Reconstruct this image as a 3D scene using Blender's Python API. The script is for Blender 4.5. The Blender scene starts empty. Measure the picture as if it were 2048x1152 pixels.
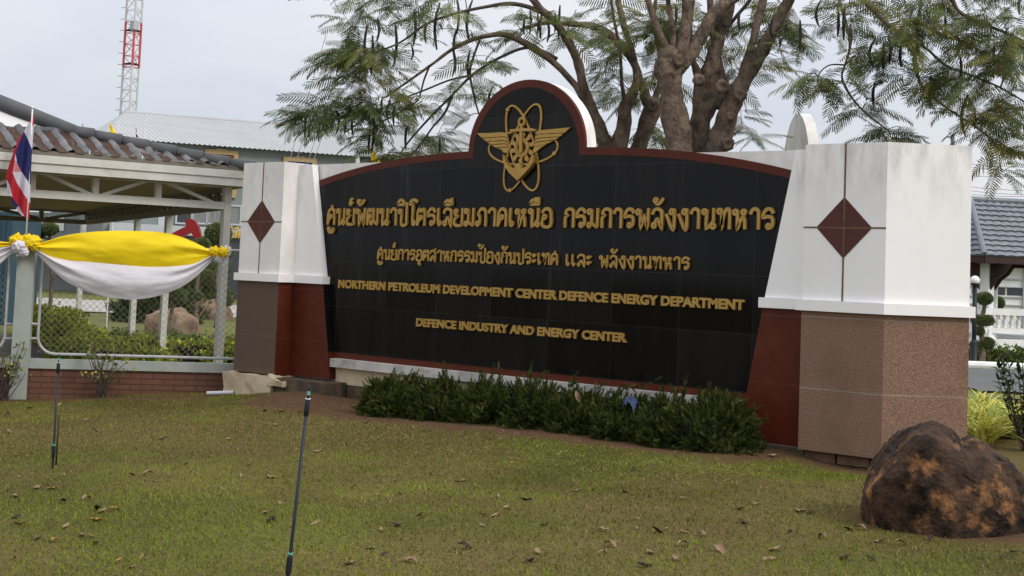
import bpy, bmesh, math, random
import numpy as np
from mathutils import Vector, Matrix, noise as mnoise
random.seed(7); rng = np.random.default_rng(7)
S = bpy.context.scene; COL = S.collection
PI = math.pi

# ------------------------------------------------------------------ camera
FPX = 2835.95; ROLL = .0396; PITCH = .0670; YAW = .7200; PPY = 353.6
CAM = np.array([11.0825, -12.482, 1.6201])
FW = np.array([-math.sin(YAW)*math.cos(PITCH), math.cos(YAW)*math.cos(PITCH), math.sin(PITCH)])
_r = np.array([math.cos(YAW), math.sin(YAW), 0.]); _u = np.cross(_r, FW)
RT = _r*math.cos(ROLL)+_u*math.sin(ROLL); UP = -_r*math.sin(ROLL)+_u*math.cos(ROLL)
cd = bpy.data.cameras.new("camera"); co = bpy.data.objects.new("camera", cd); COL.objects.link(co)
cd.sensor_width = 36; cd.lens = FPX/2048*36; cd.shift_y = -(576-PPY)/2048
cd.clip_start = .1; cd.clip_end = 3000
co.matrix_world = Matrix(((RT[0], UP[0], -FW[0], CAM[0]), (RT[1], UP[1], -FW[1], CAM[1]), (RT[2], UP[2], -FW[2], CAM[2]), (0, 0, 0, 1)))
S.camera = co

# ------------------------------------------------------------------ world, sun, exposure
SUN_AZ = math.atan2(.10, 1.0); SUN_EL = math.radians(42)      # low bright patch of the cloud, off to the right
S.view_settings.view_transform = 'Standard'; S.view_settings.look = 'None'
S.view_settings.exposure = 0.0; S.view_settings.gamma = 1
S.cycles.max_bounces = 8
W = bpy.data.worlds.new("World"); S.world = W; W.use_nodes = True
nt = W.node_tree; nt.nodes.clear()
def N(nt, t, **k):
    n = nt.nodes.new(t)
    for a, b in k.items(): setattr(n, a, b)
    return n
wo = N(nt, 'ShaderNodeOutputWorld'); bg = N(nt, 'ShaderNodeBackground')
sky = N(nt, 'ShaderNodeTexSky', sky_type='NISHITA', sun_disc=False, sun_elevation=SUN_EL, sun_rotation=PI/2-SUN_AZ)
sky.dust_density = 3
tc = N(nt, 'ShaderNodeTexCoord'); mp = N(nt, 'ShaderNodeMapping'); mp.inputs['Scale'].default_value = (1, 1, 3.4)
nz = N(nt, 'ShaderNodeTexNoise'); nz.inputs['Scale'].default_value = 2.6; nz.inputs['Detail'].default_value = 5; nz.inputs['Roughness'].default_value = .5
cr = N(nt, 'ShaderNodeValToRGB')
cr.color_ramp.elements[0].position = .36; cr.color_ramp.elements[0].color = (.665, .71, .80, 1)
cr.color_ramp.elements[1].position = .62; cr.color_ramp.elements[1].color = (.82, .825, .86, 1)
sc_ = N(nt, 'ShaderNodeMixRGB', blend_type='MULTIPLY'); sc_.inputs[0].default_value = 1; sc_.inputs[2].default_value = (.1, .1, .1, 1)
mx = N(nt, 'ShaderNodeMixRGB'); mx.inputs[0].default_value = .92
nt.links.new(tc.outputs['Generated'], mp.inputs[0]); nt.links.new(mp.outputs[0], nz.inputs[0]); nt.links.new(nz.outputs[0], cr.inputs[0])
nt.links.new(sky.outputs[0], sc_.inputs[1]); nt.links.new(sc_.outputs[0], mx.inputs[1]); nt.links.new(cr.outputs[0], mx.inputs[2])
sz_ = N(nt, 'ShaderNodeSeparateXYZ'); nt.links.new(tc.outputs['Generated'], sz_.inputs[0])
gr = N(nt, 'ShaderNodeMapRange'); gr.inputs[1].default_value = .12; gr.inputs[2].default_value = .9; gr.inputs[3].default_value = 1.05; gr.inputs[4].default_value = 2.0; nt.links.new(sz_.outputs[2], gr.inputs[0])
vm = N(nt, 'ShaderNodeVectorMath', operation='SCALE'); nt.links.new(mx.outputs[0], vm.inputs[0]); nt.links.new(gr.outputs[0], vm.inputs['Scale'])
nt.links.new(vm.outputs[0], bg.inputs[0]); bg.inputs[1].default_value = 1.0; nt.links.new(bg.outputs[0], wo.inputs[0])
sl = bpy.data.lights.new("sun", 'SUN'); sl.energy = 1.9; sl.angle = math.radians(14); sl.color = (1, .95, .88)
so = bpy.data.objects.new("sun", sl); COL.objects.link(so)
so.rotation_euler = Vector((-math.cos(SUN_AZ)*math.cos(SUN_EL), -math.sin(SUN_AZ)*math.cos(SUN_EL), -math.sin(SUN_EL))).to_track_quat('-Z', 'Y').to_euler()

# ------------------------------------------------------------------ picture measurements -> places
def ray(x, y): return FW + RT*(x-1024)/FPX - UP*(y-PPY)/FPX
def PX(x, y, Z): return CAM + ray(x, y)*Z
def PY(x, y, Y):
    d = ray(x, y); return CAM + d*(Y-CAM[1])/d[1]
def PG(x, y, z):
    d = ray(x, y); return CAM + d*(z-CAM[2])/d[2]
RH = _r[:2]; FH = np.array([-math.sin(YAW), math.cos(YAW)])
def uv_of(x, y): return (x-CAM[0])*RH[0]+(y-CAM[1])*RH[1], (x-CAM[0])*FH[0]+(y-CAM[1])*FH[1]
def xy_of(u, v): return CAM[0]+RH[0]*u+FH[0]*v, CAM[1]+RH[1]*u+FH[1]*v
def gz(x, y):
    u, v = uv_of(x, y)
    z = -.165+.034*min(max(u, -8.5), 6)
    n = .035*mnoise.noise((x*.5, y*.5, 0))+.012*mnoise.noise((x*2.1, y*2.1, 3))
    z += .075*math.exp(-((y+.3)/1.6)**2)*(1 if -5.5 < x < 3.5 else max(0, 1-max(-5.5-x, x-3.5)))
    z += .12*math.exp(-((x+3.35)/.8)**2-((y+.15)/.55)**2)
    z -= .085*math.exp(-((x-4.7)/.9)**2-((y+.1)/.8)**2)
    return z + n
def onground(px, py):
    z = -.2
    for _ in range(5):
        p = PG(px, py, z); z = gz(p[0], p[1])
    return np.array([p[0], p[1], z])
class Plane:          # a vertical plane through two picture points of known depth
    def __init__(s, a, b):
        s.o = np.array([a[0], a[1], 0.]); d = np.array([b[0]-a[0], b[1]-a[1], 0.]); s.d = d/np.linalg.norm(d)
        n = np.array([s.d[1], -s.d[0], 0.])
        if n.dot(CAM-s.o) < 0: n = -n
        s.n = n
    def at(s, x, y, off=0):
        d = ray(x, y); t = (s.o+s.n*off-CAM).dot(s.n)/d.dot(s.n); return CAM+d*t
    def sz(s, x, y):
        p = s.at(x, y); return (p-s.o).dot(s.d), p[2]
    def P(s, a, z, off=0): return s.o+s.d*a+s.n*off+np.array([0, 0, z])

# ------------------------------------------------------------------ materials
MATS = {}
def mat(name, c1, c2=None, scale=6., rough=.7, bump=0., bscale=40., metal=0., spec=.3, detail=6., lo=.35, hi=.65, stretch=None, coat=0., attr=None, transl=0., c3=None, scale3=1.2, lo3=.5, hi3=.7):
    m = bpy.data.materials.new(name); m.use_nodes = True; nt = m.node_tree; b = nt.nodes['Principled BSDF']
    b.inputs['Roughness'].default_value = rough; b.inputs['Metallic'].default_value = metal
    b.inputs['Specular IOR Level'].default_value = spec
    tc = N(nt, 'ShaderNodeTexCoord'); src = tc.outputs['Object']
    if stretch:
        mp = N(nt, 'ShaderNodeMapping'); mp.inputs['Scale'].default_value = stretch; nt.links.new(src, mp.inputs[0]); src = mp.outputs[0]
    out = None
    if c2 is None: c2 = tuple(v*.82 for v in c1)
    nz = N(nt, 'ShaderNodeTexNoise'); nz.inputs['Scale'].default_value = scale; nz.inputs['Detail'].default_value = detail; nz.inputs['Roughness'].default_value = .6
    nt.links.new(src, nz.inputs[0])
    r = N(nt, 'ShaderNodeMapRange'); r.inputs[1].default_value = lo; r.inputs[2].default_value = hi; nt.links.new(nz.outputs[0], r.inputs[0])
    mx = N(nt, 'ShaderNodeMixRGB'); nt.links.new(r.outputs[0], mx.inputs[0])
    mx.inputs[1].default_value = (*c1, 1); mx.inputs[2].default_value = (*c2, 1); out = mx.outputs[0]
    if c3:
        n3 = N(nt, 'ShaderNodeTexNoise'); n3.inputs['Scale'].default_value = scale3; n3.inputs['Detail'].default_value = 7; n3.inputs['Roughness'].default_value = .65
        nt.links.new(src, n3.inputs[0]); r3 = N(nt, 'ShaderNodeMapRange'); r3.inputs[1].default_value = lo3; r3.inputs[2].default_value = hi3
        nt.links.new(n3.outputs[0], r3.inputs[0]); m3 = N(nt, 'ShaderNodeMixRGB'); nt.links.new(r3.outputs[0], m3.inputs[0]); nt.links.new(out, m3.inputs[1]); m3.inputs[2].default_value = (*c3, 1); out = m3.outputs[0]
    if attr:
        at = N(nt, 'ShaderNodeAttribute', attribute_name=attr); m2 = N(nt, 'ShaderNodeMixRGB', blend_type='MULTIPLY'); m2.inputs[0].default_value = 1
        nt.links.new(out, m2.inputs[1]); nt.links.new(at.outputs['Color'], m2.inputs[2]); out = m2.outputs[0]
    nt.links.new(out, b.inputs['Base Color'])
    if bump:
        nb = N(nt, 'ShaderNodeTexNoise'); nb.inputs['Scale'].default_value = bscale; nb.inputs['Detail'].default_value = 6; nt.links.new(src, nb.inputs[0])
        bp = N(nt, 'ShaderNodeBump'); bp.inputs['Strength'].default_value = bump; bp.inputs['Distance'].default_value = .02 if name != 'grey_brown_bark' else .06
        nt.links.new(nb.outputs[0], bp.inputs['Height']); nt.links.new(bp.outputs[0], b.inputs['Normal'])
    if transl:
        tr = N(nt, 'ShaderNodeBsdfTranslucent'); ms = N(nt, 'ShaderNodeMixShader'); ms.inputs[0].default_value = transl
        nt.links.new(out, tr.inputs[0]); o = nt.nodes['Material Output']
        nt.links.new(b.outputs[0], ms.inputs[1]); nt.links.new(tr.outputs[0], ms.inputs[2]); nt.links.new(ms.outputs[0], o.inputs[0])
    MATS[name] = m; return m
def tint(c, k): return tuple(v*k for v in c)

WHITE = mat('white_plaster', (.86, .84, .825), (.82, .80, .785), 1.6, .75, .03, 30, c3=(.62, .61, .58), scale3=1.1, lo3=.62, hi3=.85, stretch=(1, 1, .35))
WHITE2 = mat('weathered_white_plaster', (.80, .775, .745), (.70, .68, .65), 2.5, .8, .2, 25, c3=(.38, .38, .35), scale3=2.2, lo3=.60, hi3=.78)
BLACK = mat('black_polished_granite', (.0045, .0043, .0045), (.0075, .007, .007), 2.2, .16, 0, spec=.16, c3=(.030, .030, .033), scale3=1.1, lo3=.62, hi3=.85, stretch=(3.5, 1, .35))  # pale upright streaks in the colour stand in for reflections in the polish
RED = mat('red_polished_granite', (.095, .020, .010), (.076, .016, .008), 3.5, .34, .02, 120, spec=.16, c3=(.115, .030, .018), scale3=1.4, lo3=.55, hi3=.8)
DIAM = mat('red_brown_tile', (.085, .022, .017), (.07, .019, .015), 5, .45)
GRAN = mat('pink_washed_granite', (.32, .195, .130), (.120, .070, .047), 95, .9, .5, 80, lo=.38, hi=.62, c3=(.135, .080, .056), scale3=1.9, lo3=.50, hi3=.85)
GRAN2 = mat('brown_washed_granite', (.165, .112, .082), (.062, .042, .032), 90, .9, .5, 70, lo=.42, hi=.58, c3=(.115, .085, .07), scale3=1.6, lo3=.55, hi3=.9)
JOINT = mat('brown_joint', (.20, .12, .055), (.10, .06, .035), 14, .7)
GOLD = mat('gold_lettering', (.46, .285, .075), (.38, .225, .05), 9, .38, .08, 60, metal=.4, spec=.5)
LEDG = mat('stained_white_ledge', (.56, .53, .49), (.40, .38, .35), 3, .85, .2, 25, c3=(.20, .19, .16), scale3=2.6, lo3=.52, hi3=.72)
CREAM = mat('cream_render', (.55, .46, .31), (.45, .36, .24), 4, .85, .3, 30, c3=(.30, .19, .10), scale3=2.5, lo3=.58, hi3=.75)
CONC = mat('mossy_concrete', (.115, .080, .052), (.055, .040, .026), 6, .95, .6, 30, c3=(.055, .045, .032), scale3=3, lo3=.5, hi3=.7)
EXPO = mat('old_brick', (.15, .088, .055), (.09, .06, .042), 7, .95, .6, 30)
GOLDFRAME = mat('gilt_frame', (.44, .33, .17), (.30, .21, .09), 12, .5, .3, 30, metal=.3)
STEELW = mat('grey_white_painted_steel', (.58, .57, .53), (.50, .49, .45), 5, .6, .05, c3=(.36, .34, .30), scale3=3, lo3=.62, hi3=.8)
STEELD = mat('shaded_roof_steel', (.20, .17, .135), (.15, .13, .10), 5, .7)  # darker copy of the truss steel, roof shade put into its colour
SOFF = mat('brown_soffit', (.38, .28, .19), (.32, .235, .16), 3, .85)
GALV = mat('galvanised_tube', (.44, .44, .43), (.36, .36, .36), 9, .5, .05, metal=.25)
WIRE = mat('chain_wire', (.26, .25, .23), (.20, .19, .18), 20, .6, metal=.3)
POSTG = mat('grey_green_concrete_post', (.34, .36, .32), (.28, .30, .27), 4, .85, .15, 40, c3=(.22, .22, .19), scale3=2.5, lo3=.58, hi3=.8)
CHALK = mat('white_paint', (.75, .75, .74), (.66, .66, .65), 4, .6)
METROOF = mat('pale_metal_roof', (.40, .405, .40), (.36, .365, .365), .5, .5, spec=.3)
GREYWALL = mat('grey_wall_paint', (.20, .225, .225), (.18, .20, .20), .6, .8)
LGREY = mat('light_grey_panel', (.42, .44, .46), (.38, .40, .42), .6, .7)
TEAL = mat('teal_panel', (.035, .075, .10), (.03, .065, .09), .6, .7)
DGLASS = mat('dark_window_glass', (.03, .035, .04), (.05, .055, .06), 1.2, .15, spec=.5)
CURT = mat('grey_curtain', (.24, .25, .24), (.12, .13, .13), 7, .9, stretch=(5, 5, .2))
PLASTIC = mat('black_plastic_pipe', (.011, .014, .019), (.020, .024, .030), 14, .45, spec=.25, c3=(.10, .15, .18), scale3=9, lo3=.68, hi3=.8)
AQUA = mat('turquoise_plastic', (.14, .42, .36), (.10, .34, .30), 14, .5)
RUST = mat('rusty_iron', (.05, .028, .018), (.03, .018, .013), 16, .9, .3)
YEL = mat('yellow_cloth', (.96, .72, .012), (.92, .66, .01), 3, .65, .05, 200, transl=.25)
WCL = mat('white_cloth', (.78, .755, .81), (.74, .71, .77), 3, .7, .05, 200, transl=.22)
FRED = mat('flag_red', (.52, .022, .035), (.42, .02, .03), 5, .75, transl=.25)
FWHT = mat('flag_white', (.68, .66, .72), (.60, .58, .65), 5, .75, transl=.25)
FBLU = mat('flag_blue', (.022, .026, .12), (.018, .02, .095), 5, .75, transl=.15)
PINK = mat('flag_red_seen_through_white', (.62, .22, .24), (.55, .2, .22), 5, .75, transl=.2)
REDP = mat('red_machine_paint', (.26, .011, .014), (.20, .009, .011), 2, .45)
TREDP = mat('tower_red_paint', (.52, .10, .085), (.46, .09, .08), 2, .5)  # red made paler, distance haze put into the paint colour
TWHT = mat('tower_galvanised', (.58, .58, .57), (.5, .5, .5), 2, .55)
TGRY = mat('grey_steel', (.18, .18, .18), (.14, .14, .14), 2, .5)
BARK = mat('grey_brown_bark', (.20, .145, .105), (.075, .055, .040), 7, .95, 1., 16, c3=(.035, .027, .022), scale3=4.2, lo3=.54, hi3=.72, stretch=(1, 1, .7))  # dark blotches paint in the shading of grooves and knot holes
TWIG = mat('thin_branch_bark', (.085, .066, .052), (.055, .042, .034), 9, .9)
LEAF = mat('feathery_leaf', (1, 1, 1), (.85, .85, .85), 3, .6, attr='col', transl=.36, spec=.2)
POD = mat('black_seed_pod', (.014, .011, .010), (.026, .019, .016), 12, .6, .1)
JUN = mat('juniper_leaf', (1, 1, 1), (.8, .8, .8), 6, .7, attr='col', spec=.12, transl=.12)
GRASS = mat('lawn_blade', (1, 1, 1), (.88, .88, .88), 2, .8, attr='col', spec=.1, transl=.2)
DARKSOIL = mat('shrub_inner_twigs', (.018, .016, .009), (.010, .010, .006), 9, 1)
ROOFT = mat('grey_roof_tile', (1, 1, 1), (.72, .72, .72), 7, .8, .4, 30, attr='col', c3=(.55, .5, .45), scale3=9, lo3=.6, hi3=.8)
TILE2 = mat('blue_grey_roof_tile', (.21, .235, .26), (.165, .185, .205), 5, .6, .1, 30)
BROWNW = mat('dark_brown_timber', (.045, .022, .017), (.035, .018, .014), 5, .7)
LAMPB = mat('black_lamp_pole', (.008, .010, .016), (.012, .013, .018), 5, .5)
GLOBE = mat('white_lamp_globe', (.8, .79, .75), (.75, .74, .7), 3, .35, spec=.5)
PAVE = mat('concrete_road', (.40, .37, .33), (.33, .31, .28), .5, .9, .1, 8)
PAVEG = mat('grey_road', (.115, .115, .112), (.095, .095, .092), .8, .9, .1, 8)
PAVED = mat('grey_brown_paving', (.155, .135, .125), (.125, .11, .10), 1.2, .9)
TOPI = mat('clipped_topiary_leaf', (1, 1, 1), (.8, .8, .8), 5, .8, attr='col', spec=.1, transl=.15)
ROCK = mat('dark_orange_rock', (.062, .033, .019), (.012, .008, .006), 5.5, .72, 1.0, 34, detail=12, lo=.40, hi=.60, c3=(.31, .145, .056), scale3=3.6, lo3=.53, hi3=.68, spec=.16)
ROCK2 = mat('tan_rock', (.27, .18, .115), (.17, .11, .075), 3, .9, .8, 6, c3=(.33, .27, .21), scale3=1.6, lo3=.55, hi3=.7)
STRIPE = mat('striped_leaf', (1, 1, 1), (.9, .9, .9), 3, .55, attr='col', spec=.3, transl=.25)
DLEAF = [mat('dry_leaf_tan', (.26, .165, .10), (.20, .13, .08), 20, .8), mat('dry_leaf_dark', (.045, .030, .022), (.03, .02, .015), 20, .85), mat('dry_leaf_yellow', (.30, .19, .055), (.24, .14, .04), 20, .8)]
BLUEC = mat('blue_cloth', (.05, .075, .15), (.035, .055, .11), 8, .9)

# black panel: faint light joints between the slabs
def add_grid(m, sx, sz, w, col, offx=0., offz=0.):
    nt = m.node_tree; b = nt.nodes['Principled BSDF']; src = b.inputs['Base Color'].links[0].from_socket
    tc = N(nt, 'ShaderNodeTexCoord'); sp = N(nt, 'ShaderNodeSeparateXYZ'); nt.links.new(tc.outputs['Object'], sp.inputs[0])
    def line(sock, s, o):
        a = N(nt, 'ShaderNodeMath', operation='ADD'); a.inputs[1].default_value = o+50*s; nt.links.new(sock, a.inputs[0])
        f = N(nt, 'ShaderNodeMath', operation='MODULO'); f.inputs[1].default_value = s; nt.links.new(a.outputs[0], f.inputs[0])
        l = N(nt, 'ShaderNodeMath', operation='LESS_THAN'); l.inputs[1].default_value = w; nt.links.new(f.outputs[0], l.inputs[0]); return l
    a = line(sp.outputs[0], sx, offx); c = line(sp.outputs[2], sz, offz)
    k = N(nt, 'ShaderNodeMath', operation='MAXIMUM'); nt.links.new(a.outputs[0], k.inputs[0]); nt.links.new(c.outputs[0], k.inputs[1])
    nz = N(nt, 'ShaderNodeTexNoise'); nz.inputs['Scale'].default_value = 1.7; nt.links.new(tc.outputs['Object'], nz.inputs[0])
    k2 = N(nt, 'ShaderNodeMath', operation='MULTIPLY'); nt.links.new(k.outputs[0], k2.inputs[0]); nt.links.new(nz.outputs[0], k2.inputs[1])
    mx = N(nt, 'ShaderNodeMixRGB'); nt.links.new(k2.outputs[0], mx.inputs[0]); nt.links.new(src, mx.inputs[1]); mx.inputs[2].default_value = (*col, 1)
    nt.links.new(mx.outputs[0], b.inputs['Base Color'])
def add_stain(m, z0, z1, col, amount):
    nt = m.node_tree; b = nt.nodes['Principled BSDF']; src = b.inputs['Base Color'].links[0].from_socket; ge = N(nt, 'ShaderNodeNewGeometry'); sp = N(nt, 'ShaderNodeSeparateXYZ'); nt.links.new(ge.outputs['Position'], sp.inputs[0])
    r = N(nt, 'ShaderNodeMapRange'); r.inputs[1].default_value = z0; r.inputs[2].default_value = z1; nt.links.new(sp.outputs[2], r.inputs[0])
    mp = N(nt, 'ShaderNodeMapping'); mp.inputs['Scale'].default_value = (1, 1, .35); nt.links.new(ge.outputs['Position'], mp.inputs[0]); nz = N(nt, 'ShaderNodeTexNoise'); nz.inputs['Scale'].default_value = 5; nz.inputs['Detail'].default_value = 8; nz.inputs['Roughness'].default_value = .65; nt.links.new(mp.outputs[0], nz.inputs[0])
    k = N(nt, 'ShaderNodeMapRange'); k.inputs[1].default_value = .45; k.inputs[2].default_value = .72; nt.links.new(nz.outputs[0], k.inputs[0])
    mu = N(nt, 'ShaderNodeMath', operation='MULTIPLY'); nt.links.new(r.outputs[0], mu.inputs[0]); nt.links.new(k.outputs[0], mu.inputs[1]); m2 = N(nt, 'ShaderNodeMath', operation='MULTIPLY'); m2.inputs[1].default_value = amount; nt.links.new(mu.outputs[0], m2.inputs[0])
    mx = N(nt, 'ShaderNodeMixRGB'); nt.links.new(m2.outputs[0], mx.inputs[0]); nt.links.new(src, mx.inputs[1]); mx.inputs[2].default_value = (*col, 1); nt.links.new(mx.outputs[0], b.inputs['Base Color'])
add_stain(WHITE, 2.25, 2.95, (.40, .40, .37), .85); add_stain(WHITE2, 2.3, 3.1, (.36, .35, .31), .5)
def tile_tone(m, sx, sz, ox, oz):
    nt = m.node_tree; b = nt.nodes['Principled BSDF']; src = b.inputs['Base Color'].links[0].from_socket; tc = N(nt, 'ShaderNodeTexCoord')
    a = N(nt, 'ShaderNodeVectorMath', operation='ADD'); a.inputs[1].default_value = (ox, 0, oz); nt.links.new(tc.outputs['Object'], a.inputs[0])
    d = N(nt, 'ShaderNodeVectorMath', operation='DIVIDE'); d.inputs[1].default_value = (sx, 1e3, sz); nt.links.new(a.outputs[0], d.inputs[0]); f = N(nt, 'ShaderNodeVectorMath', operation='FLOOR'); nt.links.new(d.outputs[0], f.inputs[0])
    w = N(nt, 'ShaderNodeTexWhiteNoise', noise_dimensions='3D'); nt.links.new(f.outputs[0], w.inputs[0]); r = N(nt, 'ShaderNodeMapRange'); r.inputs[3].default_value = .6; r.inputs[4].default_value = 1.7; nt.links.new(w.outputs[0], r.inputs[0])
    v = N(nt, 'ShaderNodeVectorMath', operation='SCALE'); nt.links.new(src, v.inputs[0]); nt.links.new(r.outputs[0], v.inputs['Scale']); nt.links.new(v.outputs[0], b.inputs['Base Color'])
    r2 = N(nt, 'ShaderNodeMapRange'); r2.inputs[3].default_value = .05; r2.inputs[4].default_value = .20; nt.links.new(w.outputs[0], r2.inputs[0]); nt.links.new(r2.outputs[0], b.inputs['Roughness'])
tile_tone(BLACK, .92, .605, .46+46, .04+30.25)  # random slab tones, painted in place of mirrored surroundings
add_grid(BLACK, .92, .605, .005, (.045, .045, .048), .46, .04)
add_grid(GRAN, 50, .70, .012, (.33, .29, .25), 20, .005); add_grid(GRAN2, 50, .72, .008, (.16, .13, .115), 20, .005)
add_grid(RED, 50, .69, .006, (.16, .07, .06), 20, .0)

# ------------------------------------------------------------------ objects
ORG = {}
def setp(o, label=None, cat=None, group=None, kind=None):
    if label: o['label'] = label
    if cat: o['category'] = cat
    if group: o['group'] = group
    if kind: o['kind'] = kind
    return o
def thing(name, label, cat, loc, group=None):
    o = bpy.data.objects.new(name, None); COL.objects.link(o); o.location = Vector(loc); o.empty_display_size = .2
    ORG[o.name] = np.array(loc, float); return setp(o, label, cat, group, 'thing')
def fmesh(name, V, F, mats, parent=None, org=None, smooth=False, col=None, midx=None):
    """one mesh object from arrays; F may be an (m,k) array or a list of faces"""
    V = np.asarray(V, float).reshape(-1, 3)
    if org is None: org = ORG[parent.name] if parent is not None else np.zeros(3)
    me = bpy.data.meshes.new(name)
    if isinstance(F, np.ndarray):
        m, k = F.shape
        me.vertices.add(len(V)); me.vertices.foreach_set('co', (V-org).astype(np.float32).ravel())
        me.loops.add(m*k); me.loops.foreach_set('vertex_index', F.astype(np.int32).ravel())
        me.polygons.add(m); me.polygons.foreach_set('loop_start', (np.arange(m)*k).astype(np.int32))
        me.update(calc_edges=True)
    else:
        me.from_pydata([tuple(v) for v in (V-org)], [], F)
    for mm in (mats if isinstance(mats, (list, tuple)) else [mats]): me.materials.append(mm)
    if midx is not None: me.polygons.foreach_set('material_index', np.asarray(midx, np.int32))
    if smooth: me.polygons.foreach_set('use_smooth', np.ones(len(me.polygons), bool))
    if col is not None:
        a = me.color_attributes.new('col', 'FLOAT_COLOR', 'POINT'); c = np.ones((len(V), 4), np.float32); c[:, :3] = col; a.data.foreach_set('color', c.ravel())
    me.validate()
    o = bpy.data.objects.new(name, me); COL.objects.link(o)
    if parent is not None: o.parent = parent; ORG[o.name] = org
    else: o.location = Vector(org); ORG[o.name] = np.array(org, float)
    return o
class MB:
    def __init__(s): s.V = []; s.F = []; s.M = []; s.C = []; s.mi = 0; s.c = (1, 1, 1)
    def add(s, V, F):
        n = len(s.V); s.V += [tuple(map(float, v)) for v in V]; s.C += [s.c]*len(V)
        s.F += [tuple(i+n for i in f) for f in F]; s.M += [s.mi]*len(F); return s
    def hexa(s, p): return s.add(p, [(0, 3, 2, 1), (4, 5, 6, 7), (0, 1, 5, 4), (1, 2, 6, 5), (2, 3, 7, 6), (3, 0, 4, 7)])
    def box(s, a, b):
        x0, y0, z0 = a; x1, y1, z1 = b
        return s.hexa([(x0, y0, z0), (x1, y0, z0), (x1, y1, z0), (x0, y1, z0), (x0, y0, z1), (x1, y0, z1), (x1, y1, z1), (x0, y1, z1)])
    def prism(s, poly, vec):
        n = len(poly); v = np.array(vec, float); P = [np.array(p, float) for p in poly]
        return s.add(P+[p+v for p in P], [tuple(range(n))[::-1], tuple(range(n, 2*n))]+[(i, (i+1) % n, n+(i+1) % n, n+i) for i in range(n)])
    def bar(s, a, b, w, h, up=(0, 0, 1)):
        a = np.array(a, float); b = np.array(b, float); d = b-a; d /= np.linalg.norm(d); r = np.cross(d, up)
        if np.linalg.norm(r) < 1e-6: r = np.array([1., 0, 0])
        r /= np.linalg.norm(r); u = np.cross(r, d); r = r*w/2; u = u*h/2
        return s.hexa([a-r-u, a+r-u, a+r+u, a-r+u, b-r-u, b+r-u, b+r+u, b-r+u])
    def tube(s, pts, rad, n=8, cap=True):
        P = np.array(pts, float); m = len(P); R = np.ones(m)*rad if np.isscalar(rad) else np.array(rad, float)
        T = np.gradient(P, axis=0); T /= np.linalg.norm(T, axis=1)[:, None]+1e-12
        ref = np.array([0, 0, 1.]) if abs(T[0][2]) < .9 else np.array([1., 0, 0])
        V = []; x = np.cross(T[0], ref)
        for i in range(m):
            x = x-T[i]*x.dot(T[i]); x /= np.linalg.norm(x)+1e-12; y = np.cross(T[i], x)
            for k in range(n):
                a = 2*PI*k/n; V.append(P[i]+R[i]*(math.cos(a)*x+math.sin(a)*y))
        F = [(i*n+k, i*n+(k+1) % n, (i+1)*n+(k+1) % n, (i+1)*n+k) for i in range(m-1) for k in range(n)]
        if cap: F += [tuple(range(n))[::-1], tuple(range((m-1)*n, m*n))]
        return s.add(V, F)
    def lathe(s, c, prof, n=16):
        c = np.array(c, float); V = [c+np.array([r*math.cos(2*PI*k/n), r*math.sin(2*PI*k/n), z]) for r, z in prof for k in range(n)]; m = len(prof)
        F = [(i*n+k, i*n+(k+1) % n, (i+1)*n+(k+1) % n, (i+1)*n+k) for i in range(m-1) for k in range(n)]
        return s.add(V, F+[tuple(range(n))[::-1], tuple(range((m-1)*n, m*n))])
    def build(s, name, mats, parent=None, org=None, smooth=False, col=False):
        return fmesh(name, np.array(s.V), s.F, mats, parent, org, smooth, np.array(s.C) if col else None, s.M)
def ribbon(mb, pts, w, to3, z0, z1, closed=False):
    """a flat stroke of width w along 2D points, raised from depth z0 to z1"""
    P = np.array(pts, float); n = len(P); L = []; Rr = []
    for i in range(n):
        a = P[(i-1) % n] if (closed or i > 0) else P[i]; b = P[(i+1) % n] if (closed or i < n-1) else P[i]
        d1 = P[i]-a; d2 = b-P[i]
        d1 = d1/(np.linalg.norm(d1)+1e-9); d2 = d2/(np.linalg.norm(d2)+1e-9)
        if np.linalg.norm(P[i]-a) < 1e-9: d1 = d2
        if np.linalg.norm(b-P[i]) < 1e-9: d2 = d1
        t = d1+d2; t = t/(np.linalg.norm(t)+1e-9); nn = np.array([-t[1], t[0]]); c = max(.55, abs(nn.dot([-d1[1], d1[0]])))
        L.append(P[i]+nn*w/2/c); Rr.append(P[i]-nn*w/2/c)
    V = [to3(q, z1) for q in L]+[to3(q, z1) for q in Rr]+[to3(q, z0) for q in L]+[to3(q, z0) for q in Rr]
    F = []; m = n if closed else n-1
    for i in range(m):
        j = (i+1) % n
        F += [(i, n+i, n+j, j), (2*n+i, i, j, 2*n+j), (n+i, 3*n+i, 3*n+j, n+j)]
    if not closed: F += [(0, 2*n, 3*n, n), (n-1, 2*n-1, 4*n-1, 3*n-1)]
    mb.add(V, F)
def smoothpts(pts, k=4):
    P = [np.array(p, float) for p in pts]; out = []
    for i in range(len(P)-1):
        p0 = P[max(i-1, 0)]; p1 = P[i]; p2 = P[i+1]; p3 = P[min(i+2, len(P)-1)]
        for j in range(k):
            t = j/k; out.append(.5*((2*p1)+(-p0+p2)*t+(2*p0-5*p1+4*p2-p3)*t*t+(-p0+3*p1-3*p2+p3)*t**3))
    out.append(P[-1]); return np.array(out)
def ico(sub): 
    bm = bmesh.new(); bmesh.ops.create_icosphere(bm, subdivisions=sub, radius=1)
    V = np.array([v.co[:] for v in bm.verts]); F = np.array([[v.index for v in f.verts] for f in bm.faces]); bm.free(); return V, F
ICO = {k: ico(k) for k in (2, 3, 4, 5, 6)}
def fbm(p, s, o=4):
    return mnoise.fractal(Vector(p)*s, 1., 2., o)

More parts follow.
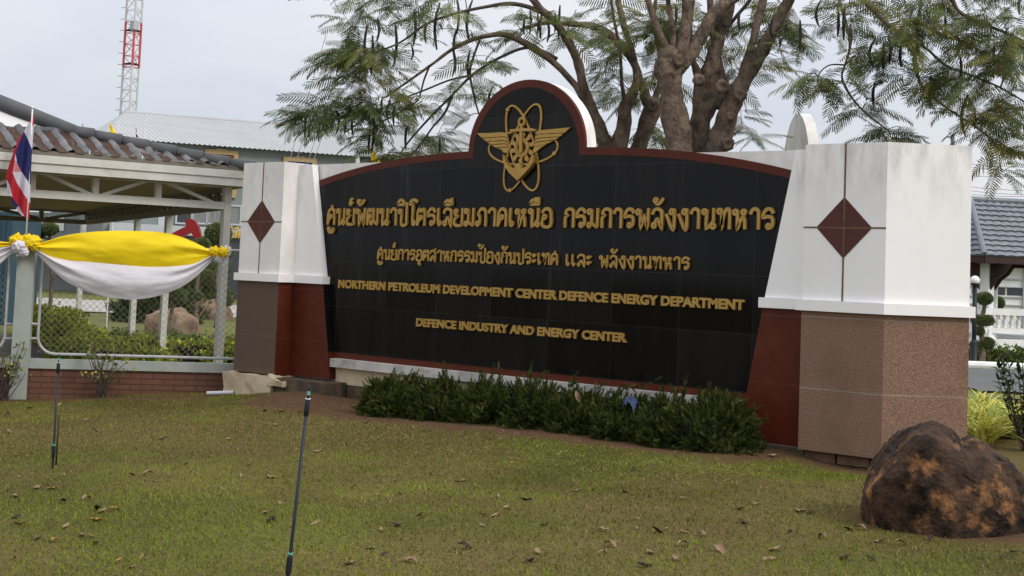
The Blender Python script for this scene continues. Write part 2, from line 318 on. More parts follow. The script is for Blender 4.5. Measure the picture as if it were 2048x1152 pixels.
# ------------------------------------------------------------------ ground
def axis(lo, d0, d1, hi, st, grow=1.25):
    a = list(np.arange(d0, d1, st)); s = st
    while a[-1] < hi: s *= grow; a.append(a[-1]+s)
    s = st
    while a[0] > lo: s *= grow; a.insert(0, a[0]-s)
    return a
us = axis(-900, -8.5, 6.5, 900, .10); vs = axis(-80, 7, 22, 1500, .10)
V = []; Cc = []
def soil_amount(x, y):
    d = abs(y+.40)-.50
    e = max(0, abs(x-.2)-3.6)
    k = 1-min(max((math.hypot(max(d, 0), e)+.16*fbm((x, y, 0), 1.6))/.30, 0), 1)
    k = max(k, .9*(1-min(max((math.hypot((x-6.9)/1.0, (y+2.3)/1.0)-.80+.2*fbm((x, y, 4), 2.))/.3, 0), 1)), .8*(1-min(max((abs(uv_of(x, y)[1]-19.45)-.18+.15*fbm((x, y, 6), 1.3))/.25, 0), 1))*(1 if x < -4.6 else 0), .8*(1-min(max((math.hypot((x-4.8)/1.1, (y-.1)/.45)-.75+.2*fbm((x, y, 9), 2.))/.4, 0), 1)))
    return k
for v in vs:
    for u in us:
        x, y = xy_of(u, v); V.append((x, y, gz(x, y)))
        k = soil_amount(x, y) if -12 < x < 10 and -6 < y < 3 else 0
        g = np.array((.105, .098, .025))*(1+.35*fbm((x, y, 1), .6)); s = np.array((.115, .064, .034)); d = np.array((.17, .118, .052))
        q = min(max(.5+1.2*fbm((x, y, 5), .45), 0), 1)*.6
        if v > 21.3 or (y > 1.2 and u < 0): g = np.array((.165, .17, .055))*(1+.25*fbm((x, y, 1), .4)); d = g*1.15
        Cc.append(np.clip((g*(1-q)+d*q)*(1-k)+s*k, .01, 1))
nu = len(us); F = np.array([[j*nu+i, j*nu+i+1, (j+1)*nu+i+1, (j+1)*nu+i] for j in range(len(vs)-1) for i in range(nu-1)])
GROUND = mat('earth_and_thatch', (1, 1, 1), (.6, .6, .6), 26, .95, .7, 60, attr='col', spec=.1)
setp(fmesh('ground', np.array(V), F, GROUND, smooth=True, col=np.array(Cc)), kind='structure')

# grass blades of the lawn in front, one stuff object
def lawn():
    nb = 330000
    v = np.sqrt(rng.uniform(7.6**2, 22.5**2, nb)); u = rng.uniform(-.44, .42, nb)*v
    x = CAM[0]+RH[0]*u+FH[0]*v; y = CAM[1]+RH[1]*u+FH[1]*v
    ok = np.ones(nb, bool); Z = np.zeros(nb); C = np.zeros((nb, 3))
    for i in range(nb):
        X = x[i]; Y = y[i]
        if Y > .05 and -5 < X < 6 or Y > .9: ok[i] = False; continue
        k = soil_amount(X, Y)
        if k > .35 and random.random() < k*1.25: ok[i] = False; continue
        Z[i] = gz(X, Y)
        n = .9*mnoise.noise((X*.21, Y*.21, 3))+1.2*mnoise.noise((X*.55, Y*.55, 7))+.6*mnoise.noise((X*1.7, Y*1.7, 2))
        dry = .5-.75*n+.55*k+.25*max(0, Y+1.8)*(.4 if X > -2 else 0); 
        r = random.random()
        if r < min(max(dry-.08, .05), .92)*.46:
            c = (.31, .225, .082) if random.random() < .45 else (.15, .105, .034)
        else:
            c = (.128, .136, .018) if n < .1 else (.165, .205, .014)
        C[i] = np.array(c)*random.uniform(.65, 1.25)*(1+.35*mnoise.noise((X*.9, Y*.9, 13)))
    x, y, Z, C = x[ok], y[ok], Z[ok], C[ok]; n = len(x)
    ns = 2600; sx = rng.uniform(-3.6, 4.6, ns); sy = rng.normal(-1.75, .55, ns); x = np.r_[x, sx]; y = np.r_[y, sy]; Z = np.r_[Z, [gz(a_, b_)+.01 for a_, b_ in zip(sx, sy)]]; C = np.r_[C, np.array([.40, .30, .15])*rng.uniform(.5, 1.2, (ns, 1))]; n = len(x)
    a = rng.uniform(0, 2*PI, n); h = rng.uniform(.010, .034, n)*(1+.5*(rng.random(n) < .08)); ln = rng.uniform(.012, .045, n); w = rng.uniform(.0022, .0048, n); ln[-ns:] *= 2.6; h[-ns:] *= .5
    B = np.stack([x, y, Z-.004], 1); D = np.stack([np.cos(a), np.sin(a), 0*a], 1); Sd = np.stack([-np.sin(a), np.cos(a), 0*a], 1)
    p0 = B-Sd*w[:, None]; p1 = B+Sd*w[:, None]; p2 = B+D*ln[:, None]+np.array([0, 0, 1.])*h[:, None]
    Vv = np.stack([p0, p1, p2], 1).reshape(-1, 3); Ff = np.arange(3*n).reshape(-1, 3)
    setp(fmesh('grass', Vv, Ff, GRASS, col=np.repeat(C, 3, 0)), 'short patchy green and straw coloured grass of the lawn', 'grass', kind='stuff')
lawn()

# ------------------------------------------------------------------ the sign
A_, B_, H_ = 4.004, 4.886, 3.0; HC, HCB = 1.462, 1.358; YB = .367; YW = .265
sign = thing('name_sign', 'long black granite name sign with gold lettering, emblem arch and white pillars', 'sign', (0, 0, -.1))
def zc(x): return 3.1-.325*(max(abs(x)-.3, 0)/3.36)**2.5
xs = list(np.linspace(-3.72, -.918, 26)); th = np.linspace(PI, 0, 40)
outer = [(x, zc(x)) for x in xs]+[(.918*math.cos(t), 3.1+.838*math.sin(t)) for t in th]+[(-x, zc(x)) for x in xs[::-1]]
xi = list(np.linspace(-3.72, -.842, 26))
inner = [(x, zc(x)-.09) for x in xi]+[(.842*math.cos(t), 3.01+.833*math.sin(t)) for t in th]+[(-x, zc(x)-.09) for x in xi[::-1]]
def slab(poly, y0, y1):
    bm = bmesh.new(); f = bm.faces.new([bm.verts.new((p[0], y0, p[1])) for p in poly])
    r = bmesh.ops.extrude_face_region(bm, geom=[f]); bmesh.ops.translate(bm, verts=[e for e in r['geom'] if isinstance(e, bmesh.types.BMVert)], vec=(0, y1-y0, 0))
    bmesh.ops.triangulate(bm, faces=[f for f in bm.faces if len(f.verts) > 4]); bmesh.ops.recalc_face_normals(bm, faces=bm.faces)
    bm.verts.index_update(); V = [v.co[:] for v in bm.verts]; F = [tuple(v.index for v in f.verts) for f in bm.faces]; bm.free(); return V, F
V, F = slab(inner+[(3.72, .455), (-3.72, .455)], YB, YB+.03)
fmesh('black_panel', V, F, BLACK, sign)
m = MB(); n = len(outer)
V = [(p[0], YB-.004, p[1]) for p in outer]+[(p[0], YB-.004, p[1]) for p in inner]+[(p[0], YB+.04, p[1]) for p in outer]+[(p[0], YB+.04, p[1]) for p in inner]
F = []
for i in range(n-1): F += [(i, n+i, n+i+1, i+1), (i, i+1, 2*n+i+1, 2*n+i), (n+i, 3*n+i, 3*n+i+1, n+i+1)]
m.add(V, F); m.box((-3.72, YB-.004, .385), (3.72, YB+.03, .457)); m.build('red_frame', RED, sign)
back = [(-3.95, H_-.01), (-2.62, H_-.01)] 
xl = [x for x in xs if zc(x) > H_-.0]
back = [(-3.95, H_-.012)]+[(x, zc(x)-.006) for x in xs if zc(x)-.006 > H_-.012]+[(.912*math.cos(t), 3.1+.832*math.sin(t)) for t in th]+[(-x, zc(x)-.006) for x in xs[::-1] if zc(x)-.006 > H_-.012]+[(3.95, H_-.012), (3.95, -.3), (-3.95, -.3)]
V, F = slab(back, YB+.032, YB+.22); fmesh('backing_wall', V, F, WHITE2, sign)
m = MB(); m.box((-3.17, YB-.12, .272), (3.14, YB+.03, .383)); m.build('white_ledge', LEDG, sign)
m = MB(); m.box((-3.15, YB-.02, .05), (3.12, YB+.03, .27)); m.build('cream_base', CREAM, sign)
m = MB(); m.box((-4.02, -.04, -.6), (-2.93, YB+.03, .075)); m.box((-2.9, YB-.03, -.6), (3.0, YB+.02, .045)); m.box((3.0, .12, -.6), (4.0, YB+.02, -.012)); m.build('plinth', CONC, sign)

def poly_prism(m, plan, z0, z1):
    m.prism([(x, y, z0) for x, y in plan], (0, 0, z1-z0))
def offset_plan(plan, d):
    P = [np.array(p, float) for p in plan]; n = len(P); out = []
    ar = sum(P[i][0]*P[(i+1) % n][1]-P[(i+1) % n][0]*P[i][1] for i in range(n)); sg = 1 if ar > 0 else -1
    for i in range(n):
        a = P[i]-P[i-1]; b = P[(i+1) % n]-P[i]; na = np.array([a[1], -a[0]])/np.linalg.norm(a)*sg; nb = np.array([b[1], -b[0]])/np.linalg.norm(b)*sg
        q = na+nb; q = q/(q.dot(q))*2; out.append(tuple(P[i]+q*d))
    return out
def pillar(plan, sg, granmat, zbase, label):
    m = MB(); poly_prism(m, plan, HC+.001, H_); p = m.build('pillar', WHITE if sg > 0 else WHITE2, sign); setp(p, label)
    m = MB(); poly_prism(m, offset_plan(plan, .045), HCB, HC); m.build('cornice', WHITE, p)
    m = MB(); poly_prism(m, plan, zbase, HCB-.001); m.build('granite_base', granmat, p)
    xm = sg*(A_+B_)/2; hd, dd = 2.177, .29
    for qx, qz in ((-1, 1), (1, 1), (-1, -1), (1, -1)):
        g = .008
        m = MB(); m.prism([(xm+qx*g, -.006, hd+qz*g), (xm+qx*dd, -.006, hd+qz*g), (xm+qx*g, -.006, hd+qz*dd)], (0, .005, 0)); m.build('diamond_tile', DIAM, p)
    m = MB(); m.box((xm-.009, -.004, HC), (xm+.009, -.001, H_-.002)); m.box((sg*A_ if sg > 0 else sg*B_, -.0035, hd-.008), (sg*B_ if sg > 0 else sg*A_, -.0005, hd+.008)); m.build('joint_line', JOINT, p)
    return p
rp = [(A_, 0), (B_, 0), (5.454, .62), (5.05, 1.05), (A_, .95)]
lp = [(-B_, 0), (-A_, 0), (-A_, .95), (-B_, .95)]
pillar(rp, 1, GRAN, 0., 'nearer right pillar with pink granite base and red diamond')
lpo = pillar(lp, -1, GRAN2, .10, 'farther left pillar with brown granite base and red diamond')
m = MB(); m.prism([(-A_+.001, .002, .10), (-A_+.001, .262, .10), (-A_+.001, .262, HCB-.002), (-A_+.001, .002, HCB-.002)], (.006, 0, 0)); m.build('red_side_panel', RED, lpo)
def wing(sg):
    wt, wb, w0 = 3.742, 3.424, 3.17
    P = lambda x, z, y: (sg*x, y, z)
    m = MB(); m.prism([P(wt, H_-.02, YW), P(A_-.001, H_-.02, YW), P(A_-.001, HC+.001, YW), P(wb, HC+.001, YW)], (0, YB-.004-YW, 0)); w = m.build('wing_wall', WHITE, sign)
    m = MB(); m.prism([P(wb-.05, HC, YW-.04), P(A_-.046, HC, YW-.04), P(A_-.046, HCB, YW-.04), P(wb-.05, HCB, YW-.04)], (0, YB-.004-YW+.04, 0)); m.build('cornice', WHITE, w)
    z0 = .10 if sg < 0 else -.01
    wl = wb-(HC-HCB)*.21
    m = MB(); m.prism([P(wl, HCB-.001, YW), P(A_-.008, HCB-.001, YW), P(A_-.008, z0, YW), P(wl-(HCB-z0)*.185, z0, YW)], (0, YB-.006-YW, 0)); b = m.build('red_granite_base', RED, w)
wing(1); wing(-1)
m = MB(); m.prism([(-3.402+.001, YW-.0, HCB-.003), (-3.402+.001+.006, YW, HCB-.003), (-3.402+.17+.006, YW, .46), (-3.402+.17, YW, .46)], (0, YB-.006-YW, 0)); m.build('black_return_strip', BLACK, sign)
# footings
m = MB(); rnd = random.Random(3)
def rough_block(mb, x0, y0, z0, x1, y1, z1, nx, ny, amp, seed, top=None):
    bm = bmesh.new(); bmesh.ops.create_cube(bm, size=1); bmesh.ops.subdivide_edges(bm, edges=bm.edges, cuts=6, use_grid_fill=True)
    V = []
    for v in bm.verts:
        q = np.array([x0+(v.co.x+.5)*(x1-x0), y0+(v.co.y+.5)*(y1-y0), z0+(v.co.z+.5)*(z1-z0)])
        if top and v.co.z > .1: q[2] = z0+(q[2]-z0)*top((v.co.x+.5))
        V.append(q+amp*np.array([fbm(q+seed, 5), fbm(q+seed+9, 5), .5*fbm(q+seed+21, 5)]))
    bm.verts.index_update(); F = [tuple(v.index for v in f.verts) for f in bm.faces]; bm.free(); mb.add(V, F)
rough_block(m, -5.0, -.09, -.7, -3.97, .6, .085, 6, 6, .03, 1); m.build('concrete_footing', CREAM, lpo)
m = MB(); rough_block(m, -4.03, -.10, -.03, -3.70, .1, .115, 3, 3, .03, 4, top=lambda t: 1-.75*t); m.build('broken_render', CREAM, lpo)
m = MB()
for i in range(3):
    for j in range(2): m.box((3.86+i*.36+(.18 if j else 0), .06+.01*((i+j) % 2), -.21+j*.105), (4.19+i*.36+(.18 if j else 0), .5, -.115+j*.105-.002))
m.build('brick_footing', EXPO, sign)

# lettering --------------------------------------------------------
def bz(q, z): return (q[0], YB-z, q[1])
G = {}
def gl(c, w, strokes, rings=()): G[c] = (w, strokes, rings)
gl('ก', .72, [[(.1, 0), (.1, .5), (.24, .62), (.12, .74), (.2, .9), (.38, .96), (.55, .9), (.62, .74), (.62, 0)]])
gl('า', .60, [[(.06, .70), (.12, .86), (.28, .96), (.44, .88), (.49, .72), (.49, 0)]])
gl('ร', .68, [[(.60, .74), (.50, .90), (.34, .96), (.18, .88), (.09, .72), (.07, .56), (.30, .60), (.52, .56), (.57, .40), (.56, .2), (.46, .07)]], [(.37, .15, .10)])
gl('น', .80, [[(.26, .9), (.28, .75), (.28, .04), (.62, .34), (.66, .45), (.66, 1)]], [(.16, .82, .105), (.66, .14, .105)])
gl('ม', .78, [[(.24, .92), (.28, .75), (.28, .2), (.16, .08)], [(.28, .24), (.62, .06), (.65, .3), (.65, 1)]], [(.15, .82, .105), (.16, .14, .105)])
gl('พ', .86, [[(.24, .9), (.26, .7), (.30, .03), (.50, .60), (.68, .03), (.72, .5), (.74, 1)]], [(.14, .80, .11)])
gl('ล', .72, [[(.06, .68), (.14, .87), (.34, .96), (.53, .88), (.61, .70), (.61, .02), (.38, .46), (.22, .28)]], [(.17, .15, .11)])
gl('ส', .74, [[(.06, .68), (.14, .87), (.34, .96), (.50, .88), (.61, .70), (.61, .02), (.38, .46), (.22, .28)], [(.48, .90), (.66, 1.12)]], [(.17, .15, .11)])
gl('ง', .66, [[(.50, .95), (.55, .75), (.54, .02), (.38, .08), (.08, .72)]], [(.42, .82, .11)])
gl('ห', .82, [[(.22, .88), (.26, .7), (.26, .03), (.40, .38), (.56, .52), (.64, .40), (.66, 0)], [(.44, .48), (.58, .62), (.66, .8)]], [(.13, .80, .105), (.58, .80, .105)])
gl('ท', .80, [[(.22, .9), (.26, .75), (.26, .04), (.30, .4), (.44, .82), (.56, .95), (.67, .84), (.69, .6), (.69, 0)]], [(.14, .84, .105)])
gl('ศ', .74, [[(.07, 0), (.08, .6), (.18, .86), (.36, .95), (.54, .86), (.62, .6), (.62, 0)], [(.36, .93), (.40, 1.18)], [(.24, .40), (.10, .10)]], [(.34, .50, .10)])
gl('ค', .72, [[(.07, 0), (.08, .6), (.18, .86), (.36, .95), (.54, .86), (.62, .6), (.62, 0)], [(.24, .40), (.10, .10)]], [(.34, .50, .10)])
gl('ด', .72, [[(.07, 0), (.08, .6), (.18, .86), (.36, .95), (.54, .86), (.62, .6), (.62, 0)], [(.24, .40), (.10, .10)]], [(.34, .46, .10)])
gl('ต', .74, [[(.07, 0), (.08, .7), (.18, .93), (.35, .80), (.52, .93), (.62, .7), (.62, 0)], [(.24, .40), (.10, .10)]], [(.34, .46, .10)])
gl('ย', .74, [[(.20, .92), (.10, .66), (.30, .54), (.10, .38), (.12, .06), (.62, .06), (.64, .2), (.64, 1)]], [(.18, .80, .10)])
gl('ฒ', .98, [[(.07, 0), (.08, .7), (.18, .92), (.34, .82), (.48, .92), (.56, .7), (.56, .26), (.44, .08)], [(.22, .44), (.10, .12)], [(.56, .28), (.84, .06), (.88, .3), (.88, 1)]], [(.30, .52, .09), (.42, .15, .10)])
gl('ป', .78, [[(.22, .9), (.26, .75), (.26, .06), (.64, .06), (.66, .3), (.66, 1.32)]], [(.15, .80, .105)])
gl('โ', .56, [[(.62, 1.30), (.50, 1.42), (.34, 1.46), (.16, 1.40), (.06, 1.22), (.28, 1.22), (.30, 1.1), (.30, .25), (.40, .06)]], [(.41, .15, .105)])
gl('เ', .42, [[(.12, 1), (.12, .25), (.22, .06)]], [(.24, .15, .105)])
gl('ภ', .80, [[(.22, .06), (.28, .2), (.28, .52), (.17, .64), (.26, .86), (.46, .96), (.64, .86), (.70, .66), (.70, 0)]], [(.15, .14, .105)])
gl('อ', .74, [[(.08, .72), (.18, .88), (.38, .96), (.56, .88), (.64, .70), (.64, .06), (.12, .06), (.12, .44)]], [(.25, .52, .105)])
gl('ะ', .46, [[(.16, .62), (.38, .86)], [(.16, .16), (.38, .40)]], [(.16, .76, .09), (.16, .28, .09)])
gl(' ', .5, [])
MK = {'ิ': ([[(.05, 1.20), (.14, 1.38), (.30, 1.46), (.46, 1.38), (.55, 1.20), (.05, 1.20)]], []),
      'ี': ([[(.05, 1.20), (.14, 1.36), (.30, 1.42), (.46, 1.34), (.58, 1.20), (.05, 1.20)], [(.56, 1.16), (.56, 1.56)]], []),
      'ื': ([[(.05, 1.20), (.14, 1.36), (.30, 1.42), (.46, 1.34), (.60, 1.20), (.05, 1.20)], [(.60, 1.16), (.60, 1.56)], [(.44, 1.34), (.44, 1.56)]], []),
      'ั': ([[(.14, 1.30), (.26, 1.20), (.44, 1.24), (.62, 1.48)]], [(.18, 1.38, .09)]),
      '์': ([[(.26, 1.34), (.28, 1.46), (.42, 1.56)]], [(.30, 1.28, .09)]),
      '้': ([[(.18, 1.52), (.30, 1.40), (.24, 1.30), (.44, 1.30), (.60, 1.56)]], [(.18, 1.52, .08)]),
      'ู': ([[(.20, -.24), (.22, -.42), (.56, -.42), (.56, -.16)], [(.36, -.42), (.36, -.20)]], [(.18, -.24, .075)]),
      'ุ': ([[(.34, -.20), (.50, -.24), (.50, -.46)]], [(.40, -.24, .075)])}
def thai_words(text, name, spans, h, zb, slant, stroke, depth):
    cnt = [0]; out = []
    for word, (x0, x1) in zip(text, spans):
        m = MB()
        toks = []
        for c in word:
            if c in MK: toks[-1].append(c)
            else: toks.append([c])
        tot = sum(G[t[0]][0] for t in toks)+.06*(len(toks)-1); kx = (x1-x0)/tot; x = x0
        for t in toks:
            w, st, rg = G[t[0]]; ST = list(st); RG = list(rg); dx = {'ป': -.12, 'ฒ': .1}.get(t[0], .04)
            for c in t[1:]:
                low = c in 'ูุ'
                ST += [[(a+(0 if low else dx), b) for a, b in s] for s in MK[c][0]]; RG += [(a+(0 if low else dx), b, r) for a, b, r in MK[c][1]]
            f = lambda q, z: bz((x+q[0]*kx, zb+slant*(x-x0)+q[1]*h), z)
            for s in ST:
                cnt[0] += 1; e = .0006*(cnt[0] % 7)
                # stroke in metres, mapped through the letter's own width and height
                pts = [(a*kx/h, b) for a, b in s]; pts = smoothpts(pts, 3)
                ribbon(m, pts, stroke, lambda q, z: bz((x+q[0]*h, zb+slant*(x-x0)+q[1]*h), z), .004, depth+e)
            for a, b, r in RG:
                cnt[0] += 1; e = .0006*(cnt[0] % 7)+.0045
                ribbon(m, [(a*kx/h+1.0*r*math.cos(k*PI/6), b+r*math.sin(k*PI/6)) for k in range(12)], stroke*.80, lambda q, z: bz((x+q[0]*h, zb+slant*(x-x0)+q[1]*h), z), .004, depth+e, closed=True)
            x += (w+.06)*kx
        out.append(m.build('lettering', GOLD, sign))
    return out
thai_words(['ศูนย์พัฒนาปิโตรเลียมภาคเหนือ', 'กรมการพลังงานทหาร'], 'r1', [(-3.464, .491), (.664, 3.475)], .226, 2.160, .001, .165, .032)
thai_words(['ศูนย์การอุตสาหกรรมป้องกันประเทศ', 'เเละ', 'พลังงานทหาร'], 'r2', [(-2.452, .602), (.707, 1.100), (1.204, 2.437)], .138, 1.716, .002, .180, .027)
def latin(txt, x0, x1, zb, h, depth, label):
    cu = bpy.data.curves.new('lettering', 'FONT'); cu.body = txt; cu.size = 1; cu.extrude = .5; cu.offset = .046; cu.resolution_u = 4; cu.space_word = 1.05
    o = bpy.data.objects.new('tmp', cu); COL.objects.link(o); dg = bpy.context.evaluated_depsgraph_get(); me = bpy.data.meshes.new_from_object(o.evaluated_get(dg))
    V = np.array([v.co[:] for v in me.vertices]); F = [tuple(p.vertices) for p in me.polygons]; COL.objects.unlink(o); bpy.data.objects.remove(o); bpy.data.meshes.remove(me)
    mn, mxx = V.min(0), V.max(0); T = np.zeros_like(V)
    T[:, 0] = x0+(V[:, 0]-mn[0])/(mxx[0]-mn[0])*(x1-x0); T[:, 2] = zb+(V[:, 1]-mn[1])/(mxx[1]-mn[1])*h
    T[:, 1] = YB-.004-(V[:, 2]-mn[2])/(mxx[2]-mn[2])*depth
    iv = sorted((min(V[list(f), 0]), max(V[list(f), 0])) for f in F); cuts = []; end = iv[0][1]
    for a, b in iv:
        if a-end > .17: cuts.append((a+end)/2)
        end = max(end, b)
    cuts = [-1e9]+cuts+[1e9]
    for a, b in zip(cuts, cuts[1:]):
        fs = [f for f in F if a < V[f[0], 0] < b]; ids = sorted({i for f in fs for i in f}); mp_ = {k: i for i, k in enumerate(ids)}
        fmesh('lettering', T[ids], [tuple(mp_[i] for i in f) for f in fs], GOLD, sign)
latin('NORTHERN PETROLEUM DEVELOPMENT CENTER DEFENCE ENERGY DEPARTMENT', -3.174, 3.14, 1.316, .112, .030, 'gold capitals of the long English row')
latin('DEFENCE INDUSTRY AND ENERGY CENTER', -1.678, 1.625, .886, .106, .030, 'gold capitals of the short bottom row')

# emblem ------------------------------------------------------------
EO = PY(900+603/4.115, 140+640/4.115, YB); EK = (EO[2]-PY(900+603/4.115, 140+740/4.115, YB)[2])/100
def ez(X, Y):
    p = PY(900+X/4.115, 140+Y/4.115, YB); return (p[0], p[2])
_bz = bz
def bz(q, z): return _bz(q, z*.6)
emb = MB(); ring_c = (EO[0], EO[2])
def circ(cx, cz, r, n=24, r2=None, rot=0):
    r2 = r2 or r; return [(cx+r*math.cos(t)*math.cos(rot)-r2*math.sin(t)*math.sin(rot), cz+r*math.cos(t)*math.sin(rot)+r2*math.sin(t)*math.cos(rot)) for t in np.linspace(0, 2*PI, n, endpoint=False)]
tb = MB()
for k in range(10):
    a = 2*PI*k/10; P = []
    for r, da in ((.66, -.10), (.95, .10), (1.22, .22), (1.45, .26), (1.62, .22)): P.append((r, a+da))
    Q = [(r, aa+.36*(1-.0*r)) for r, aa in P][::-1]
    Q = [(1.74, a+.44), (1.40, a+.60), (1.12, a+.54), (.90, a+.42), (.66, a+.26)]
    pts = [(ring_c[0]+r*EK*78*math.cos(-t), ring_c[1]+r*EK*78*math.sin(-t)) for r, t in P+Q]
    tb.prism([bz(q, .046+.0007*(k % 2)) for q in pts], (0, .04, 0))
ribbon(tb, circ(*ring_c, EK*68), EK*20, bz, .004, .060, True); ribbon(tb, circ(*ring_c, EK*50), EK*9, bz, .004, .054, True)
for k in range(16):
    a = 2*PI*k/16; c = (ring_c[0]+EK*68*math.cos(a), ring_c[1]+EK*68*math.sin(a)); tb.prism([bz(q, .064) for q in circ(*c, EK*6, 8)], (0, .008, 0))
m = MB(); m.prism([bz(q, .006) for q in circ(*ring_c, EK*60, 20)], (0, .003, 0))
emblem = tb.build('emblem', GOLD, sign)
for rot, sz in ((0., (372, 138)), (PI/2+.40, (378, 128)), (PI/2-.40, (378, 128))):
    o = MB(); zz = .018+.006*rot
    ribbon(o, circ(ring_c[0], ring_c[1]-(.0 if rot else -EK*0), EK*sz[0], 64, EK*sz[1], rot), EK*15, bz, .004, zz+.012, True); a = {0.: -.42, PI/2+.40: .28, PI/2-.40: 3.4}[rot]
    a = a; c = (EK*sz[0]*math.cos(a), EK*sz[1]*math.sin(a)); c = (ring_c[0]+c[0]*math.cos(rot)-c[1]*math.sin(rot), ring_c[1]+c[0]*math.sin(rot)+c[1]*math.cos(rot))
    o.prism([bz(q, zz+.022) for q in circ(*c, EK*17, 12)], (0, zz+.016, 0)); o.build('orbit_ring', GOLD, emblem)
LW = [[(235, 522), (345, 520), (440, 513), (485, 522), (482, 560), (460, 548), (275, 560)], [(283, 566), (460, 554), (482, 566), (484, 590), (460, 579), (312, 589)],
      [(318, 594), (460, 585), (484, 596), (486, 613), (465, 606), (350, 614)], [(356, 619), (465, 612), (488, 619), (491, 633), (392, 640)], [(402, 645), (492, 639), (502, 652), (492, 684), (455, 680), (440, 657)]]
RW = [[(1003, 474), (760, 497), (728, 506), (713, 542), (735, 528), (955, 518)], [(945, 524), (740, 534), (716, 548), (712, 576), (735, 561), (922, 548)],
      [(912, 554), (740, 567), (714, 582), (710, 606), (735, 591), (880, 576)], [(870, 582), (735, 598), (711, 612), (708, 633), (825, 604)], [(812, 610), (710, 638), (700, 660), (712, 688), (735, 665), (775, 634)]]
for wv in (LW, RW):
    o = MB()
    for k, f in enumerate(wv): o.prism([bz(ez(*q), .052+.003*k) for q in f], (0, .046, 0))
    o.build('wing', GOLD, emblem)
o = MB(); o.mi = 0
c = ez(608, 428); ribbon(o, circ(*c, EK*29, 20), EK*18, bz, .01, .080, True)
for poly in ([(594, 462), (614, 462), (611, 682), (586, 682)], [(513, 492), (600, 484), (690, 482), (737, 496), (690, 505), (600, 506), (515, 513)]):
    o.prism([bz(ez(*q), .078+(.004 if poly[0][0] < 550 else 0)) for q in poly], (0, .07, 0))
arms = [(466, 700), (492, 768), (530, 806), (566, 818), (578, 772), (604, 772), (616, 818), (652, 802), (694, 756), (722, 698), (716, 762), (690, 806), (650, 850), (586, 914), (520, 850), (486, 800), (470, 756)]
V, F = slab([ez(*q) for q in arms], YB-.076, YB-.006); o.add(V, F); o.build('anchor', GOLD, emblem)

# ------------------------------------------------------------------ the rear wing of the sign, only its top and arch show
RD = np.array([-.68, .733]); RD /= np.linalg.norm(RD); RN = np.array([RD[1], -RD[0]])
rear = thing('rear_sign', 'white rear sign wall whose bare round arch rises behind the pink granite pillar', 'sign', (5.1, 1.0, -.1))
mid = 6.75; o0 = np.array([5.42, .66])
prof = [(.1, 3.0)]+[(mid-.90*math.cos(t), 3.0+1.06*math.sin(t)) for t in np.linspace(0, PI, 36)]+[(9.6, 3.0), (9.6, -.5), (.1, -.5)]
V, F = slab(prof, 0, .15)
V = np.array([[o0[0]+RD[0]*v[0]-RN[0]*v[1], o0[1]+RD[1]*v[0]-RN[1]*v[1], v[2]-.0] for v in V])
fmesh('arched_wall', V, F, WHITE2, rear)

# ------------------------------------------------------------------ plants
def place(base, n, pos, ax, nor, scale, bend=None):
    """copies of a small leaf (base: (k,3) along x) at pos, pointing along ax with upper side nor -> (n*k,3)"""
    ax = ax/np.linalg.norm(ax, axis=1)[:, None]; si = np.cross(nor, ax); si /= np.linalg.norm(si, axis=1)[:, None]+1e-9; no = np.cross(ax, si)
    b = base[None]*scale[:, None, None]
    return (pos[:, None]+b[..., :1]*ax[:, None]+b[..., 1:2]*si[:, None]+b[..., 2:]*no[:, None]).reshape(-1, 3)
def tiles(F, n, k): return (np.array(F)[None]+(np.arange(n)*k)[:, None, None]).reshape(-1, np.array(F).shape[1])
